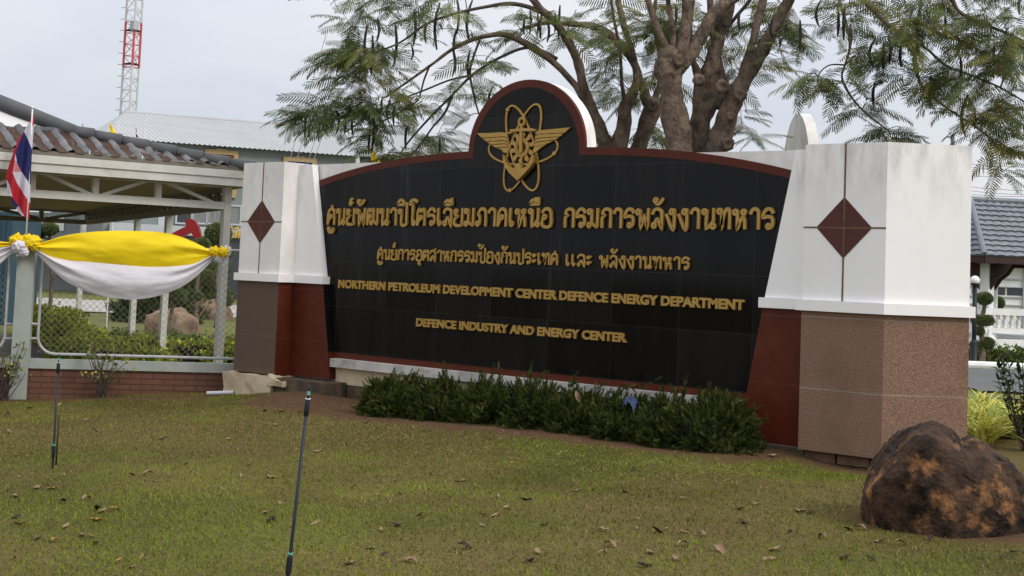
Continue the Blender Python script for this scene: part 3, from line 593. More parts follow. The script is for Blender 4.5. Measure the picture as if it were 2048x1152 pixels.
# juniper spray
def spray(seed, n=26, L=1.):
    r = random.Random(seed); V = []; F = []
    for i in range(n):
        t = (i+.5)/n; a = i*2.4+r.uniform(-.3, .3); w = .20*(1-.75*t)+.05
        b = np.array([t*L*.86, 0, 0]); d = np.array([.22, w*math.cos(a), w*math.sin(a)])*r.uniform(.8, 1.25)
        s = np.cross(d, [1, .2, .3]); s = s/np.linalg.norm(s)*.042
        k = len(V); V += [b-s, b+s, b+d+s*.3, b+d-s*.3]; F.append((k, k+1, k+2, k+3))
    return np.array(V), F
SPR = [spray(k) for k in range(4)]
def mound(name, label, cat, c, rx, ry, h, n, base, colf, L, group, leafmat, up=.55, org=None, core=True, coremat=None, flat=False, ang=0., boxy=1.):
    t = thing(name, label, cat, c, group)
    a = rng.uniform(0, 2*PI, n); ph = np.arcsin(rng.uniform(-.05, 1, n)); rad = rng.uniform(.55, 1., n)**.6
    lump = np.array([1+.38*fbm((math.cos(x)*1.2+c[0]*3, math.sin(x)*1.2+c[1], p*1.3), 1.3) for x, p in zip(a, ph)])
    D = np.stack([np.cos(a)*np.cos(ph), np.sin(a)*np.cos(ph), np.sin(ph)], 1)
    if boxy != 1: D = np.sign(D)*np.abs(D)**boxy
    ca, sa = math.cos(ang), math.sin(ang)
    Q = D*np.array([rx, ry, h])*(rad*lump)[:, None]
    Pn = np.stack([Q[:, 0]*ca-Q[:, 1]*sa, Q[:, 0]*sa+Q[:, 1]*ca, Q[:, 2]], 1)+np.array(c)
    Dw = np.stack([D[:, 0]*ca-D[:, 1]*sa, D[:, 0]*sa+D[:, 1]*ca, D[:, 2]], 1)
    ax = Dw+np.array([0, 0, up])+rng.normal(0, .35, (n, 3)); scl = L*rng.uniform(.6, 1.35, n)
    Vs = []; Fs = []; Cs = []; off = 0; pick = rng.integers(0, len(base), n)
    for k, (bV, bF) in enumerate(base):
        s = pick == k; m = s.sum()
        if not m: continue
        V = place(bV, m, Pn[s]-ax[s]/np.linalg.norm(ax[s], axis=1)[:, None]*scl[s][:, None]*.5, ax[s], rng.normal(0, 1, (m, 3)), scl[s]); F = tiles(bF, m, len(bV))+off
        C = np.repeat(np.array([colf(q) for q in Pn[s]]), len(bV), 0); Vs.append(V); Fs.append(F); Cs.append(C); off += len(V)
    fmesh('foliage', np.concatenate(Vs), np.concatenate(Fs), leafmat, t, col=np.concatenate(Cs))
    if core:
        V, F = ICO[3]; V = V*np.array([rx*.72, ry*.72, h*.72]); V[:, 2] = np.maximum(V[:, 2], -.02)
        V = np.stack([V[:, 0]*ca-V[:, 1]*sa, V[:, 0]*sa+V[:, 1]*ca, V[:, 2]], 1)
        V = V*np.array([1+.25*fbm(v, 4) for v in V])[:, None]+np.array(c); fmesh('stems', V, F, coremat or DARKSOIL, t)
    return t
def juncol(q):
    k = random.uniform(.55, 1.5); return np.array((.052, .070, .015))*k if random.random() > .22 else np.array((.11, .12, .028))*k
JL = ['leftmost dark juniper shrub beside the white ledge end and left pillar', 'second juniper shrub from the left pillar, low and dense', 'third juniper shrub from the left pillar under the black panel',
      'juniper shrub under the middle of the sign, bare stems at its foot', 'juniper shrub holding a dry leaf, under the middle of the sign', 'juniper shrub with the blue cloth caught on it',
      'tall juniper shrub with upright tips left of the last one', 'largest juniper shrub, at the right end of the row by the red wing']
JB = [(790, 806, .52, .36, .40), (885, 818, .5, .36, .42), (975, 832, .46, .36, .42), (1065, 846, .45, .36, .43), (1165, 864, .46, .40, .44), (1250, 876, .42, .40, .44), (1335, 888, .43, .42, .47), (1430, 902, .46, .45, .54)]
juns = []
for (x, y, rx, ry, h), lab in zip(JB, JL):
    g = PY(x, y-60, -.05-ry*.75); q = np.array([g[0], g[1], gz(g[0], g[1])-.02])
    juns.append(mound('juniper_shrub', lab, 'shrub', q, rx, ry, h*(1.16 if x < 1100 else 1.02), 1700, SPR, juncol, .095, 'juniper shrubs below the sign', JUN, .35))
# long stray sprigs
def add_sprigs(parent, pts):
    Vs = []; Fs = []; Cs = []; off = 0
    for a, b in pts:
        a = np.array(a); b = np.array(b); n = 16
        for i in range(n):
            t = i/n; p = a+(b-a)*t+np.array([0, 0, -.05*math.sin(PI*t)]); bV, bF = SPR[i % 4]
            ax = (b-a)/np.linalg.norm(b-a)+rng.normal(0, .35, 3); V = place(bV, 1, p[None], ax[None], rng.normal(0, 1, (1, 3)), np.array([.10*(1-.5*t)])); Vs.append(V); Fs.append(np.array(bF)+off); off += len(V)
            Cs.append(np.repeat(juncol(p)[None], len(bV), 0))
    fmesh('stray_sprig', np.concatenate(Vs), np.concatenate(Fs), JUN, parent, col=np.concatenate(Cs))
add_sprigs(juns[6], [(PY(1240, 775, -.15), PY(1322, 752, -.2)), (PY(1140, 775, -.25), PY(1152, 745, -.25)), (PY(1365, 800, -.3), PY(1372, 752, -.3))])
add_sprigs(juns[7], [(PY(1490, 835, -.35), PY(1538, 828, -.4)), (PY(1470, 815, -.3), PY(1525, 808, -.35)), (PY(1420, 800, -.35), PY(1440, 778, -.4))])

# fronds of the flame trees
def frond(seed, npair=11, nl=4):
    r = random.Random(seed); V = []; F = []; up = -.22
    def q(t): return np.array([t, 0, up*t*t*1.1])
    for i in range(5):
        a = q(i/5); b = q((i+1)/5); k = len(V); w = np.array([0, .006, 0]); V += [a-w, a+w, b+w, b-w]; F.append((k, k+1, k+2, k+3))
    for i in range(npair):
        t = .14+.86*i/(npair-1); c = q(t); ln = .30*math.sin(PI*(.16+.72*t))**.7*r.uniform(.85, 1.1); el = math.radians(62-22*t)
        for sd in (-1, 1):
            d = np.array([math.cos(el), sd*math.sin(el), -.22-r.uniform(0, .25)]); d /= np.linalg.norm(d); s = np.cross([0, 0, 1.], d); s /= np.linalg.norm(s)
            w = .017; a = c; b = c+d*ln*.5+np.array([0, 0, .006]); e = c+d*ln+np.array([0, 0, -.02]); k = len(V)
            V += [a-s*w*.5, a+s*w*.5, b+s*w, b-s*w, e+s*w*.35, e-s*w*.35]; F += [(k, k+1, k+2, k+3), (k+3, k+2, k+4, k+5)]
    return np.array(V), F
FR = [frond(k, 13+k % 3) for k in range(4)]
class Tree:
    def __init__(s, name, label, base, group=None):
        s.t = thing(name, label, 'tree', base, group); s.nodes = []; s.tw = MB(); s.tips = []; s.bk = MB(); s.lv = []
    def limb(s, pts, twig=False, wob=.0):
        """pts: (px, py, depth, width in px)"""
        P = np.array([PX(x, y, Z) for x, y, Z, w in pts]); R = np.array([w*Z/FPX/2 for x, y, Z, w in pts])
        Q = smoothpts(np.concatenate([P, R[:, None]], 1), 6)
        if not twig: s.knotty(Q[:, :3], Q[:, 3], 14)
        else: s.tw.tube(Q[:, :3], Q[:, 3], 6)
        s.nodes += [np.r_[q[:3], q[3]] for q in Q]
    def knotty(s, P, R, n):
        mb = MB(); mb.tube(P, R, n); V = np.array(mb.V); k = len(P)
        for i in range(k):
            for j in range(n):
                v = V[i*n+j]; d = v-P[i]; f = .95+.20*fbm(v, 2.6)+.16*fbm(v+7, 6.5)
                V[i*n+j] = P[i]+d*f
        s.bk.add(V, mb.F)
    def grow(s, tips, r0=.010, sag=.10):
        NN = np.array(s.nodes); 
        order = sorted(range(len(tips)), key=lambda i: np.min(np.sum((NN[:, :3]-tips[i])**2, 1)))
        nodes = list(NN)
        for i in order:
            A = np.array(nodes); t = tips[i]; w = np.sum((A[:, :3]-t)**2*np.array([1, 1, 1.0]), 1)*(1+.25*rng.random(len(A))); j = int(np.argmin(w)); a = A[j, :3]
            L = np.linalg.norm(t-a); n = max(3, int(L/.16)); pts = []
            for k in range(n+1):
                u = k/n; p = a+(t-a)*u+np.array([0, 0, sag*L*math.sin(PI*u)]); p += (0 < k < n)*.05*L*np.array([fbm(p, 2.1), fbm(p+5, 2.1), fbm(p+11, 2.1)]); pts.append(p)
            r1 = min(A[j, 3], r0*(.6+.5*L)); rr = np.linspace(r1, .0035, n+1); s.tw.tube(pts, rr, 5)
            nodes += [np.r_[p, q] for p, q in zip(pts[1:], rr[1:])]
            s.tips.append((t, t-a))
        s.nodes = nodes
    def leaves(s, per, L, colf, droop=.25, start=0):
        for t, d in s.tips[start:]:
            az0 = math.atan2(d[1], d[0])
            for k in range(per):
                az = az0+rng.normal(0, 1.0); el = rng.normal(-.15, .35)
                b = t-d/np.linalg.norm(d)*rng.uniform(0, .22)
                s.lv.append((b, np.array([math.cos(az)*math.cos(el), math.sin(az)*math.cos(el), math.sin(el)]), L*rng.uniform(.65, 1.25), colf(b)))
    def knot(s, x, y, Z, r, hole=False):
        c = PX(x, y, Z); k = Z/FPX*r; n = -FW; V, F = ICO[3]; P = []
        for v in V:
            d = v.dot(n); f = 1+.22*fbm(v+x, 2.2); q = v*k*f*1.15
            rr = np.linalg.norm(v-n*d)
            if d > 0: q = q*1.-n*k*(.75 if hole else .38)*math.exp(-(rr/.42)**2)
            P.append(c+q)
        s.bk.add(P, [tuple(f) for f in F])
    def finish(s):
        s.bk.build('trunk', BARK, s.t, smooth=True); s.tw.build('branches', TWIG, s.t, smooth=True)
        Vs = []; Fs = []; Cs = []; off = 0
        pick = rng.integers(0, 4, len(s.lv))
        for k in range(4):
            ids = [i for i in range(len(s.lv)) if pick[i] == k]; bV, bF = FR[k]; m = len(ids)
            pos = np.array([s.lv[i][0] for i in ids]); ax = np.array([s.lv[i][1] for i in ids]); sc = np.array([s.lv[i][2] for i in ids]); c = np.array([s.lv[i][3] for i in ids])
            nor = np.array([0, 0, 1.])+rng.normal(0, .35, (m, 3))
            V = place(bV, m, pos, ax, nor, sc); Vs.append(V); Fs.append(tiles(bF, m, len(bV))+off); off += len(V); Cs.append(np.repeat(c, len(bV), 0))
        fmesh('crown', np.concatenate(Vs), np.concatenate(Fs), LEAF, s.t, col=np.concatenate(Cs))
    def pods(s, lst, Z):
        for i, (x, y, ln, bend) in enumerate(lst):
            p = PX(x, y, Z+rng.uniform(-.4, .4)); a = np.linspace(0, 1, 9); L = ln*Z/FPX
            pts = [p+np.array(_r)*bend*L*(math.sin(PI*t)*.5+t*.15)*1.+np.array([0, 0, -L*t])+FH[0]*0 for t in a]
            w = [L*.012+.015*math.sin(PI*min(max(t, .03), .985))**.5 for t in a]; m = MB(); m.tube(pts, w, 6); m.build('seed_pod', POD, s.t, smooth=True)
def region(n, cx, cy, rx, ry, Z, dz, ang=0.):
    out = []
    for _ in range(n):
        while True:
            a, b = rng.uniform(-1, 1, 2)
            if a*a+b*b < 1: break
        x = cx+a*rx*math.cos(ang)-b*ry*math.sin(ang); y = cy+a*rx*math.sin(ang)+b*ry*math.cos(ang); out.append(PX(x, y, Z+rng.uniform(-dz, dz)))
    return out
def leafcol(yel=.12):
    def f(q):
        k = random.uniform(.6, 1.5); r = random.random()
        if r < yel: return np.array((.20, .17, .035))*k
        if r < yel+.25: return np.array((.17, .18, .05))*k
        return np.array((.105, .13, .045))*k
    return f
gb = onground(1250, 850)
def base_at(px, Z):
    p = PX(px, 560, Z); return np.array([p[0], p[1], gz(p[0], p[1])])
def root(px, Z):  # picture height of the ground there
    b = base_at(px, Z); d = b-CAM; return 576-0 if False else (PPY-FPX*d.dot(UP)/d.dot(FW))
# left flame tree: three stems leaning out from behind the arch
ZL = 20.4
L = Tree('flame_tree', 'flame tree with slender stems and long trailing branches hung with pods, behind the arch', base_at(1245, ZL))
rb = root(1245, ZL)
L.limb([(1240, rb+8, ZL, 95), (1240, 560, ZL, 88), (1236, 420, ZL, 70), (1224, 330, ZL, 40), (1208, 280, ZL, 32), (1190, 245, ZL, 34), (1182, 215, ZL, 26), (1168, 175, ZL, 20), (1155, 125, ZL, 19), (1138, 85, ZL, 18), (1110, 45, ZL, 16), (1075, 10, ZL, 15), (1040, -40, ZL, 14)])
L.limb([(1244, 400, ZL, 40), (1238, 300, ZL, 38), (1248, 255, ZL, 32), (1252, 215, ZL, 32), (1262, 195, ZL, 24), (1272, 160, ZL, 15), (1266, 110, ZL, 13), (1250, 60, ZL, 12), (1238, 10, ZL, 12), (1228, -40, ZL, 10)])
L.limb([(1255, 420, ZL+.2, 46), (1275, 310, ZL+.2, 36), (1290, 260, ZL+.2, 35), (1304, 215, ZL+.2, 36), (1292, 195, ZL+.2, 26), (1280, 160, ZL+.2, 17), (1262, 115, ZL+.2, 19), (1225, 75, ZL+.2, 20), (1185, 52, ZL+.2, 15), (1150, 48, ZL+.2, 12), (1090, 46, ZL+.2, 9), (1040, 60, ZL+.2, 7)])
L.limb([(1306, 225, ZL+.2, 26), (1312, 190, ZL+.2, 16), (1322, 160, ZL+.2, 12), (1318, 100, ZL+.2, 10), (1308, 40, ZL+.2, 9), (1316, -30, ZL+.2, 8)])
L.limb([(1252, 205, ZL, 10), (1244, 170, ZL, 7), (1240, 100, ZL, 6), (1228, 40, ZL, 6), (1220, -20, ZL, 5)], True)
L.limb([(1176, 215, ZL, 14), (1150, 170, ZL, 13), (1110, 128, ZL, 14), (1060, 92, ZL, 14), (1010, 70, ZL, 12), (960, 75, ZL, 9), (910, 95, ZL, 8), (865, 128, ZL, 6), (820, 160, ZL, 5), (770, 195, ZL, 4)])
L.limb([(1115, 118, ZL, 8), (1060, 95, ZL, 7), (1000, 115, ZL, 6), (945, 150, ZL, 6), (900, 195, ZL, 5), (860, 235, ZL, 5), (820, 280, ZL, 4), (800, 308, ZL, 3)], True)
L.limb([(1135, 85, ZL, 9), (1090, 30, ZL, 9), (1030, 8, ZL, 9), (970, 14, ZL, 7), (900, 30, ZL, 6), (850, 50, ZL, 5), (800, 85, ZL, 4), (750, 105, ZL, 4)], True)
L.limb([(945, 150, ZL, 5), (900, 160, ZL, 4), (850, 180, ZL, 4), (800, 200, ZL, 3), (740, 232, ZL, 3), (690, 265, ZL, 2.5)], True)
L.limb([(905, 190, ZL, 5), (890, 225, ZL, 5), (865, 255, ZL, 4), (840, 290, ZL, 4), (815, 320, ZL, 3)], True)
L.limb([(960, 78, ZL, 5), (945, 120, ZL, 5), (940, 150, ZL, 5), (950, 200, ZL, 4), (960, 235, ZL, 3)], True)
L.limb([(860, 130, ZL, 4), (848, 160, ZL, 4), (835, 200, ZL, 3), (800, 225, ZL, 3), (760, 245, ZL, 3)], True)
n0 = 0
T1 = region(34, 800, 55, 150, 75, ZL, 1.2)+region(20, 700, 110, 75, 35, ZL, .8)+region(20, 740, 160, 90, 50, ZL, .8)+region(12, 620, 228, 48, 18, ZL, .5)+region(16, 690, 200, 60, 40, ZL, .7) \
    + region(16, 740, 250, 60, 40, ZL, .7)+region(12, 1060, 55, 90, 40, ZL, 1)+region(9, 965, 150, 55, 45, ZL, .7)+region(8, 770, 308, 60, 14, ZL, .4)+region(6, 880, 285, 40, 18, ZL, .4)+region(8, 905, 210, 50, 50, ZL, .6) \
    + region(26, 1220, 60, 110, 70, ZL+.4, 1.2)+region(12, 1260, 170, 60, 50, ZL+.6, .6)+region(12, 780, -30, 160, 40, ZL, 1.2)+region(8, 1180, 270, 40, 25, ZL+1, .3)+region(6, 1310, 260, 40, 30, ZL+1, .3)
for x, y, r, hl in ((1246, 232, 8, 1), (1262, 200, 9, 0), (1306, 212, 11, 1)): L.knot(x, y, ZL-.06, r, hl)
L.grow(T1); L.leaves(3, .48, leafcol(.06))
# the withered tuft
L.lv += [(PX(690, 178, ZL), np.array([-.9, -.2, .2]), .4, np.array((.42, .26, .16))), (PX(690, 183, ZL), np.array([-.9, .2, -.05]), .4, np.array((.45, .28, .17)))]
L.finish()
L.pods([(790, 45, 90, .1), (828, 20, 75, .12), (880, 5, 95, -.15), (945, 0, 85, -.2), (755, 35, 50, .15), (735, 50, 70, -.1), (745, 70, 80, .05), (912, 60, 60, -.1), (855, 45, 40, -.2), (915, 0, 70, .1), (612, 235, 42, -.05), (640, 250, 35, -.1), (620, 250, 25, -.1),
        (655, 225, 40, -.35), (668, 222, 40, -.3), (672, 220, 48, .25), (690, 235, 34, .05), (710, 225, 45, -.2), (745, 215, 90, .1), (765, 195, 30, -.1), (780, 200, 45, -.2), (790, 210, 40, -.1), (740, 265, 45, -.05), (880, 275, 32, .0), (822, 90, 30, .3),
        (905, 95, 60, .2), (940, 100, 60, -.1), (985, 175, 45, -.25), (1000, 170, 30, .3), (1060, 20, 50, .1), (1075, 25, 45, .1), (1085, 20, 60, -.1), (1095, 40, 45, .15), (1110, 25, 40, .1), (1050, 35, 35, -.1), (1120, 10, 70, -.02), (815, 250, 50, -.1), (700, 85, 60, -.1)], ZL)
# right flame tree: the thick pollarded trunks
ZR = 18.6
Rt = Tree('flame_tree', 'larger flame tree with thick knobbly pollarded trunks rising behind the black panel', base_at(1390, ZR))
rb = root(1390, ZR)
Rt.limb([(1388, rb+8, ZR, 150), (1386, 560, ZR, 135), (1380, 440, ZR, 88), (1364, 330, ZR, 62), (1356, 270, ZR, 58), (1346, 220, ZR, 54), (1343, 175, ZR, 50), (1340, 150, ZR, 58), (1338, 128, ZR, 60), (1340, 112, ZR, 46), (1350, 98, ZR, 30)])
Rt.limb([(1352, 120, ZR, 26), (1366, 90, ZR, 24), (1372, 50, ZR, 22), (1374, 5, ZR, 21), (1372, -50, ZR, 20)])
Rt.limb([(1340, 110, ZR, 20), (1330, 88, ZR, 15), (1312, 50, ZR, 13), (1296, 0, ZR, 13), (1286, -40, ZR, 12)])
Rt.limb([(1342, 105, ZR, 18), (1346, 85, ZR, 13), (1344, 50, ZR, 12), (1336, 0, ZR, 11), (1330, -40, ZR, 10)])
Rt.limb([(1344, 150, ZR, 32), (1362, 135, ZR, 30), (1385, 105, ZR, 28), (1405, 65, ZR, 27), (1430, 25, ZR, 26), (1470, -10, ZR, 25), (1510, -50, ZR, 24)])
Rt.limb([(1396, 440, ZR+.3, 70), (1398, 300, ZR+.3, 46), (1400, 240, ZR+.3, 46), (1412, 200, ZR+.3, 58), (1416, 165, ZR+.3, 46), (1425, 120, ZR+.3, 34), (1438, 75, ZR+.3, 28), (1452, 30, ZR+.3, 26), (1466, -40, ZR+.3, 22)])
Rt.limb([(1424, 210, ZR+.3, 40), (1444, 180, ZR+.3, 34), (1442, 150, ZR+.3, 20), (1434, 110, ZR+.3, 16), (1424, 60, ZR+.3, 14), (1420, 0, ZR+.3, 14), (1418, -40, ZR+.3, 13)])
Rt.limb([(1402, 190, ZR+.3, 30), (1396, 150, ZR+.3, 22), (1384, 115, ZR+.3, 12), (1380, 60, ZR+.3, 10), (1386, 0, ZR+.3, 9)])
Rt.limb([(1404, 460, ZR, 74), (1425, 330, ZR, 48), (1440, 280, ZR, 46), (1455, 235, ZR, 42), (1474, 190, ZR, 40), (1488, 160, ZR, 33), (1508, 130, ZR, 30), (1532, 85, ZR, 28), (1556, 40, ZR, 26), (1578, 0, ZR, 24), (1600, -50, ZR, 22)])
Rt.limb([(1480, 170, ZR, 24), (1490, 135, ZR, 19), (1506, 80, ZR, 18), (1522, 20, ZR, 17), (1536, -50, ZR, 15)])
Rt.limb([(1452, 60, ZR+.3, 9), (1475, 30, ZR+.3, 8), (1500, 0, ZR+.3, 8), (1520, -40, ZR+.3, 7)], True)
# boughs that come down from above the frame on the right
ZB = 17.2
Rt.limb([(1590, -20, ZR, 22), (1615, -50, ZR-.1, 20), (1660, -60, ZR-.4, 16), (1700, -25, ZB+.5, 11), (1760, 35, ZB, 9), (1800, 70, ZB, 8), (1830, 115, ZB, 7), (1838, 160, ZB, 6), (1860, 190, ZB, 5), (1900, 220, ZB, 5), (1945, 250, ZB, 4), (1985, 278, ZB, 3)])
Rt.limb([(1640, -58, ZR-.3, 12), (1660, -62, ZR-.4, 12), (1672, -20, ZB+.4, 7), (1690, 40, ZB+.2, 6), (1700, 90, ZB, 6), (1690, 130, ZB, 5), (1684, 155, ZB, 5), (1700, 190, ZB, 5), (1730, 225, ZB, 4), (1775, 260, ZB, 3)])
Rt.limb([(1600, -50, ZR, 20), (1700, -80, ZR-.4, 17), (1850, -70, ZB, 14), (1900, -5, ZB, 9), (1920, 25, ZB, 8), (1960, 45, ZB, 7), (2010, 65, ZB, 6), (2060, 90, ZB, 5)])
Rt.limb([(1800, 70, ZB, 6), (1850, 95, ZB, 5), (1890, 130, ZB, 5), (1940, 150, ZB, 4), (2000, 175, ZB, 4), (2060, 210, ZB, 3)], True)
Rt.limb([(1690, 130, ZB, 4), (1660, 130, ZB, 3), (1640, 145, ZB, 3), (1635, 165, ZB, 2.5)], True)
Rt.limb([(1850, -70, ZB, 9), (1840, 20, ZB, 6), (1835, 70, ZB, 5), (1838, 110, ZB, 5)], True)
T2 = region(26, 1760, 40, 130, 55, ZB, 1)+region(34, 1950, 50, 130, 70, ZB, 1)+region(22, 1960, 150, 110, 50, ZB, .8)+region(12, 1760, 120, 60, 45, ZB, .6)+region(8, 1650, 158, 50, 20, ZB, .5)+region(9, 1790, 265, 42, 14, ZB, .3)+region(16, 1990, 235, 60, 50, ZB, .6) \
    + region(6, 2010, 320, 35, 28, ZB, .3)+region(5, 1720, 205, 35, 30, ZB, .3)+region(10, 1850, 165, 60, 20, ZB, .5)+region(22, 1430, 20, 170, 45, ZR+.8, .8)+region(12, 1560, 70, 60, 45, ZR+.3, .6)+region(14, 1430, 140, 130, 50, ZR+1.2, .4)+region(16, 1330, 40, 90, 45, ZR+1, .5)+region(5, 1500, 260, 30, 25, ZR+1, .2)+region(12, 1800, -40, 250, 40, ZB, 1)
for x, y, r, hl in ((1444, 174, 13, 1), (1398, 160, 11, 1), (1480, 190, 11, 1), (1455, 288, 12, 1), (1356, 122, 11, 0), (1461, 232, 9, 0)): Rt.knot(x, y, ZR-.14, r, hl)
Rt.grow(T2); Rt.leaves(4, .45, leafcol(.13)); Rt.finish()
Rt.pods([(1642, 0, 55, -.3), (1676, 15, 60, .05), (1690, 10, 70, -.05), (1752, 75, 62, -.35), (1768, 85, 55, -.05), (1778, 75, 55, .12), (1804, 80, 55, -.1), (1835, 90, 60, -.2), (1750, 165, 52, -.12), (1862, 150, 68, -.02), (1936, 190, 85, -.25), (1950, 215, 45, 0), (1600, 40, 60, .05), (1546, 35, 40, -.2), (1560, 75, 20, .1),
         (1700, 50, 50, .1), (1480, 20, 40, -.1), (1890, 30, 50, .05), (1990, 90, 45, -.1), (2040, -5, 35, -.1), (1920, 110, 50, .1), (1350, 10, 40, .15)], ZB)

# ------------------------------------------------------------------ boulder, pipes, leaves on the lawn
g = onground(1896, 1045); bc = np.array([g[0], g[1], g[2]])
V, F = ICO[6]; Zb = uv_of(*bc[:2])[1]; kpx = Zb/FPX
t = thing('boulder', 'big dark brown and orange boulder sitting on the lawn before the pink granite pillar', 'rock', bc)
fx = np.array([*RH, 0]); fy = np.array([*FH, 0]); P = []
_pr = np.random.default_rng(11); PN = _pr.normal(0, 1, (34, 3)); PN /= np.linalg.norm(PN, axis=1)[:, None]; PD = _pr.uniform(.80, 1.04, 34)
def facet(v):
    q = PN.dot(v); r = np.where(q > .05, PD/np.maximum(q, .05), 9.); r = np.sort(r)[:3]; return min(r[0], 1.12)
for v in V:
    v0 = v; v = v*facet(v); s = np.sign(v)*np.abs(v)**.62; s = s/np.linalg.norm(s)*np.linalg.norm(s)**.8
    w = s[0]*160*kpx; d = s[1]*150*kpx; zz = s[2]
    top = 183+10*math.exp(-((s[0]+.25)/.3)**2)-max(0, (s[0]+.30))*30-(22*math.exp(-((s[0]-.10)/.10)**2))-max(0, s[0]-.6)*70-max(0, -s[0]-.5)*90
    z = (zz*top*kpx) if zz > 0 else zz*.12
    p = bc+fx*w+fy*d+np.array([0, 0, z]); n = v0
    ridge = abs(fbm(p+3, 2.2))
    p = p+n*(.035*fbm(p, 1.7)+.035*(1-2.5*ridge)*.5+.04*(.3-abs(fbm(p+5, 3.2)))+.020*(.3-abs(fbm(p+9, 8)))+.018*(.3-abs(fbm(p+2, 17)))+.008*fbm(p+4, 40)+.03)
    P.append(p)
fmesh('rock', np.array(P), F, ROCK, t)
m = MB()
def riser(px, py, tx, ty, label):
    b = onground(px, py); d = ray(tx, ty); Z = (b-CAM).dot(FW); top = CAM+d*Z; dr = top-b; Ln = np.linalg.norm(dr); dr /= Ln
    t = thing('sprinkler_riser', label, 'sprinkler', b, 'sprinkler risers standing on the lawn'); r = .0100
    at = lambda s: b+dr*s
    m = MB(); m.tube([at(-.05), at(.02), at(Ln-.16)], r, 12); m.build('pipe', PLASTIC, t, smooth=True)
    m = MB(); m.tube([at(.10), at(.105), at(.20), at(.205)], [r*1.1, r*1.7, r*1.7, r*1.1], 12); m.build('collar', PLASTIC, t)
    m = MB(); m.tube([at(.212), at(.222)], r*1.55, 12); m.build('band', AQUA, t)
    m = MB(); m.tube([at(Ln-.17), at(Ln-.165), at(Ln-.08), at(Ln-.07)], [r*1.1, r*1.5, r*1.5, r*.8], 12); m.tube([at(Ln-.07), at(Ln-.02), at(Ln)], [r*.55, r*.5, r*.4], 10)
    h = m.build('sprinkler_head', PLASTIC, t, smooth=True)
    m = MB(); m.tube([at(Ln-.055), at(Ln-.035)], r*.95, 10); m.build('nozzle', AQUA, h)
    m = MB(); m.tube([at(Ln-.078), at(Ln-.074)], r*1.55, 12); m.build('ring', CHALK, h)
riser(572, 1185, 619, 770, 'nearer black sprinkler riser leaning on the open lawn, cut by the bottom edge')
riser(105, 938, 118, 708, 'farther black sprinkler riser with turquoise tip before the brick fence wall')
b = onground(112, 930); t = thing('iron_stake', 'short rusty iron stake beside the farther sprinkler riser', 'stake', b)
Z = (b-CAM).dot(FW); m = MB(); m.tube([b-np.array([0, 0, .05]), PX(118, 829, Z)], .008, 8); m.build('rod', RUST, t, smooth=True)
def leafmesh(seed, mt):
    r = random.Random(seed); V = []; F = []; n = 9
    for i in range(n):
        u = i/(n-1); w = .5*.42*math.sin(PI*(.04+.92*u))**.8; c = r.uniform(.25, .55)
        for j in (-1, -.5, 0, .5, 1): V.append((u-.5, w*j, c*abs(j)**1.6*w*1.6+.12*math.sin(PI*u*1.2+seed)+.03*r.uniform(-1, 1)+.04))
    for i in range(n-1):
        for j in range(4): F.append((i*5+j, i*5+j+1, i*5+j+6, i*5+j+5))
    me = bpy.data.meshes.new('dry_leaf'); me.from_pydata(V, [], F); me.materials.append(mt); me.polygons.foreach_set('use_smooth', np.ones(len(F), bool)); return me
LM = [[leafmesh(7*k+j, DLEAF[k]) for j in range(4)] for k in range(3)]
LBL = ['curled tan dry leaf fallen on the lawn', 'dark brown dry leaf fallen on the lawn', 'yellow orange dry leaf fallen on the lawn']
LGR = ['tan leaves scattered on the lawn', 'dark leaves scattered on the lawn', 'yellow leaves scattered on the lawn']
def leaf(px, py, kind, size):
    p = onground(px, py); o = bpy.data.objects.new('dry_leaf', random.choice(LM[kind])); COL.objects.link(o); o.location = Vector(p+np.array([0, 0, .012]))
    o.rotation_euler = (random.uniform(-.3, .3), random.uniform(-.3, .3), random.uniform(0, 6.28)); s = size*random.uniform(.8, 1.2); o.scale = (s, s, s)
    setp(o, LBL[kind], 'leaf', LGR[kind], 'thing')
for px, py, k in [(16, 866, 0), (33, 912, 0), (172, 842, 0), (190, 864, 1), (73, 978, 0), (105, 980, 2), (30, 995, 0), (125, 1007, 1), (172, 1001, 0), (195, 1022, 1), (205, 1025, 0), (230, 1021, 2), (32, 1037, 1), (38, 1050, 0), (190, 1043, 2), (132, 1056, 0), (75, 1080, 0), (164, 1074, 0), (110, 1083, 2), (192, 1090, 0),
                  (326, 880, 1), (457, 881, 0), (530, 824, 1), (552, 851, 2), (600, 826, 0), (562, 825, 1), (295, 951, 0), (482, 955, 0), (542, 957, 0), (532, 1028, 0), (537, 1046, 0), (630, 1050, 0), (635, 905, 0), (1052, 1002, 1), (1012, 1018, 0), (990, 1034, 0), (1154, 984, 0), (840, 1032, 2), (792, 1053, 1), (930, 1098, 1), (1075, 1107, 0),
                  (1060, 1125, 1), (1315, 1066, 1), (1208, 1064, 0), (1220, 1094, 0), (1300, 1108, 0), (1365, 1092, 0), (1440, 1104, 0), (1480, 1020, 0), (1515, 1008, 1), (1485, 1047, 1), (1405, 1073, 0), (1350, 1121, 0), (1290, 1135, 1), (1550, 1102, 0), (1600, 1025, 0), (1620, 1028, 1), (1695, 1062, 1), (1720, 1060, 0), (1860, 1082, 1), (1760, 1086, 0),
                  (1800, 1090, 0), (1690, 1118, 1), (1645, 1078, 0), (735, 847, 1), (780, 838, 0), (825, 838, 0), (860, 830, 1), (935, 845, 0), (985, 848, 0), (1230, 880, 1), (1300, 890, 1), (1510, 905, 1), (1545, 915, 0), (545, 1040, 1), (118, 812, 0), (15, 830, 1), (60, 818, 1), (700, 1130, 0), (820, 1125, 0), (560, 1010, 0)]:
    leaf(px, py, k, (.100 if py > 900 else .09))
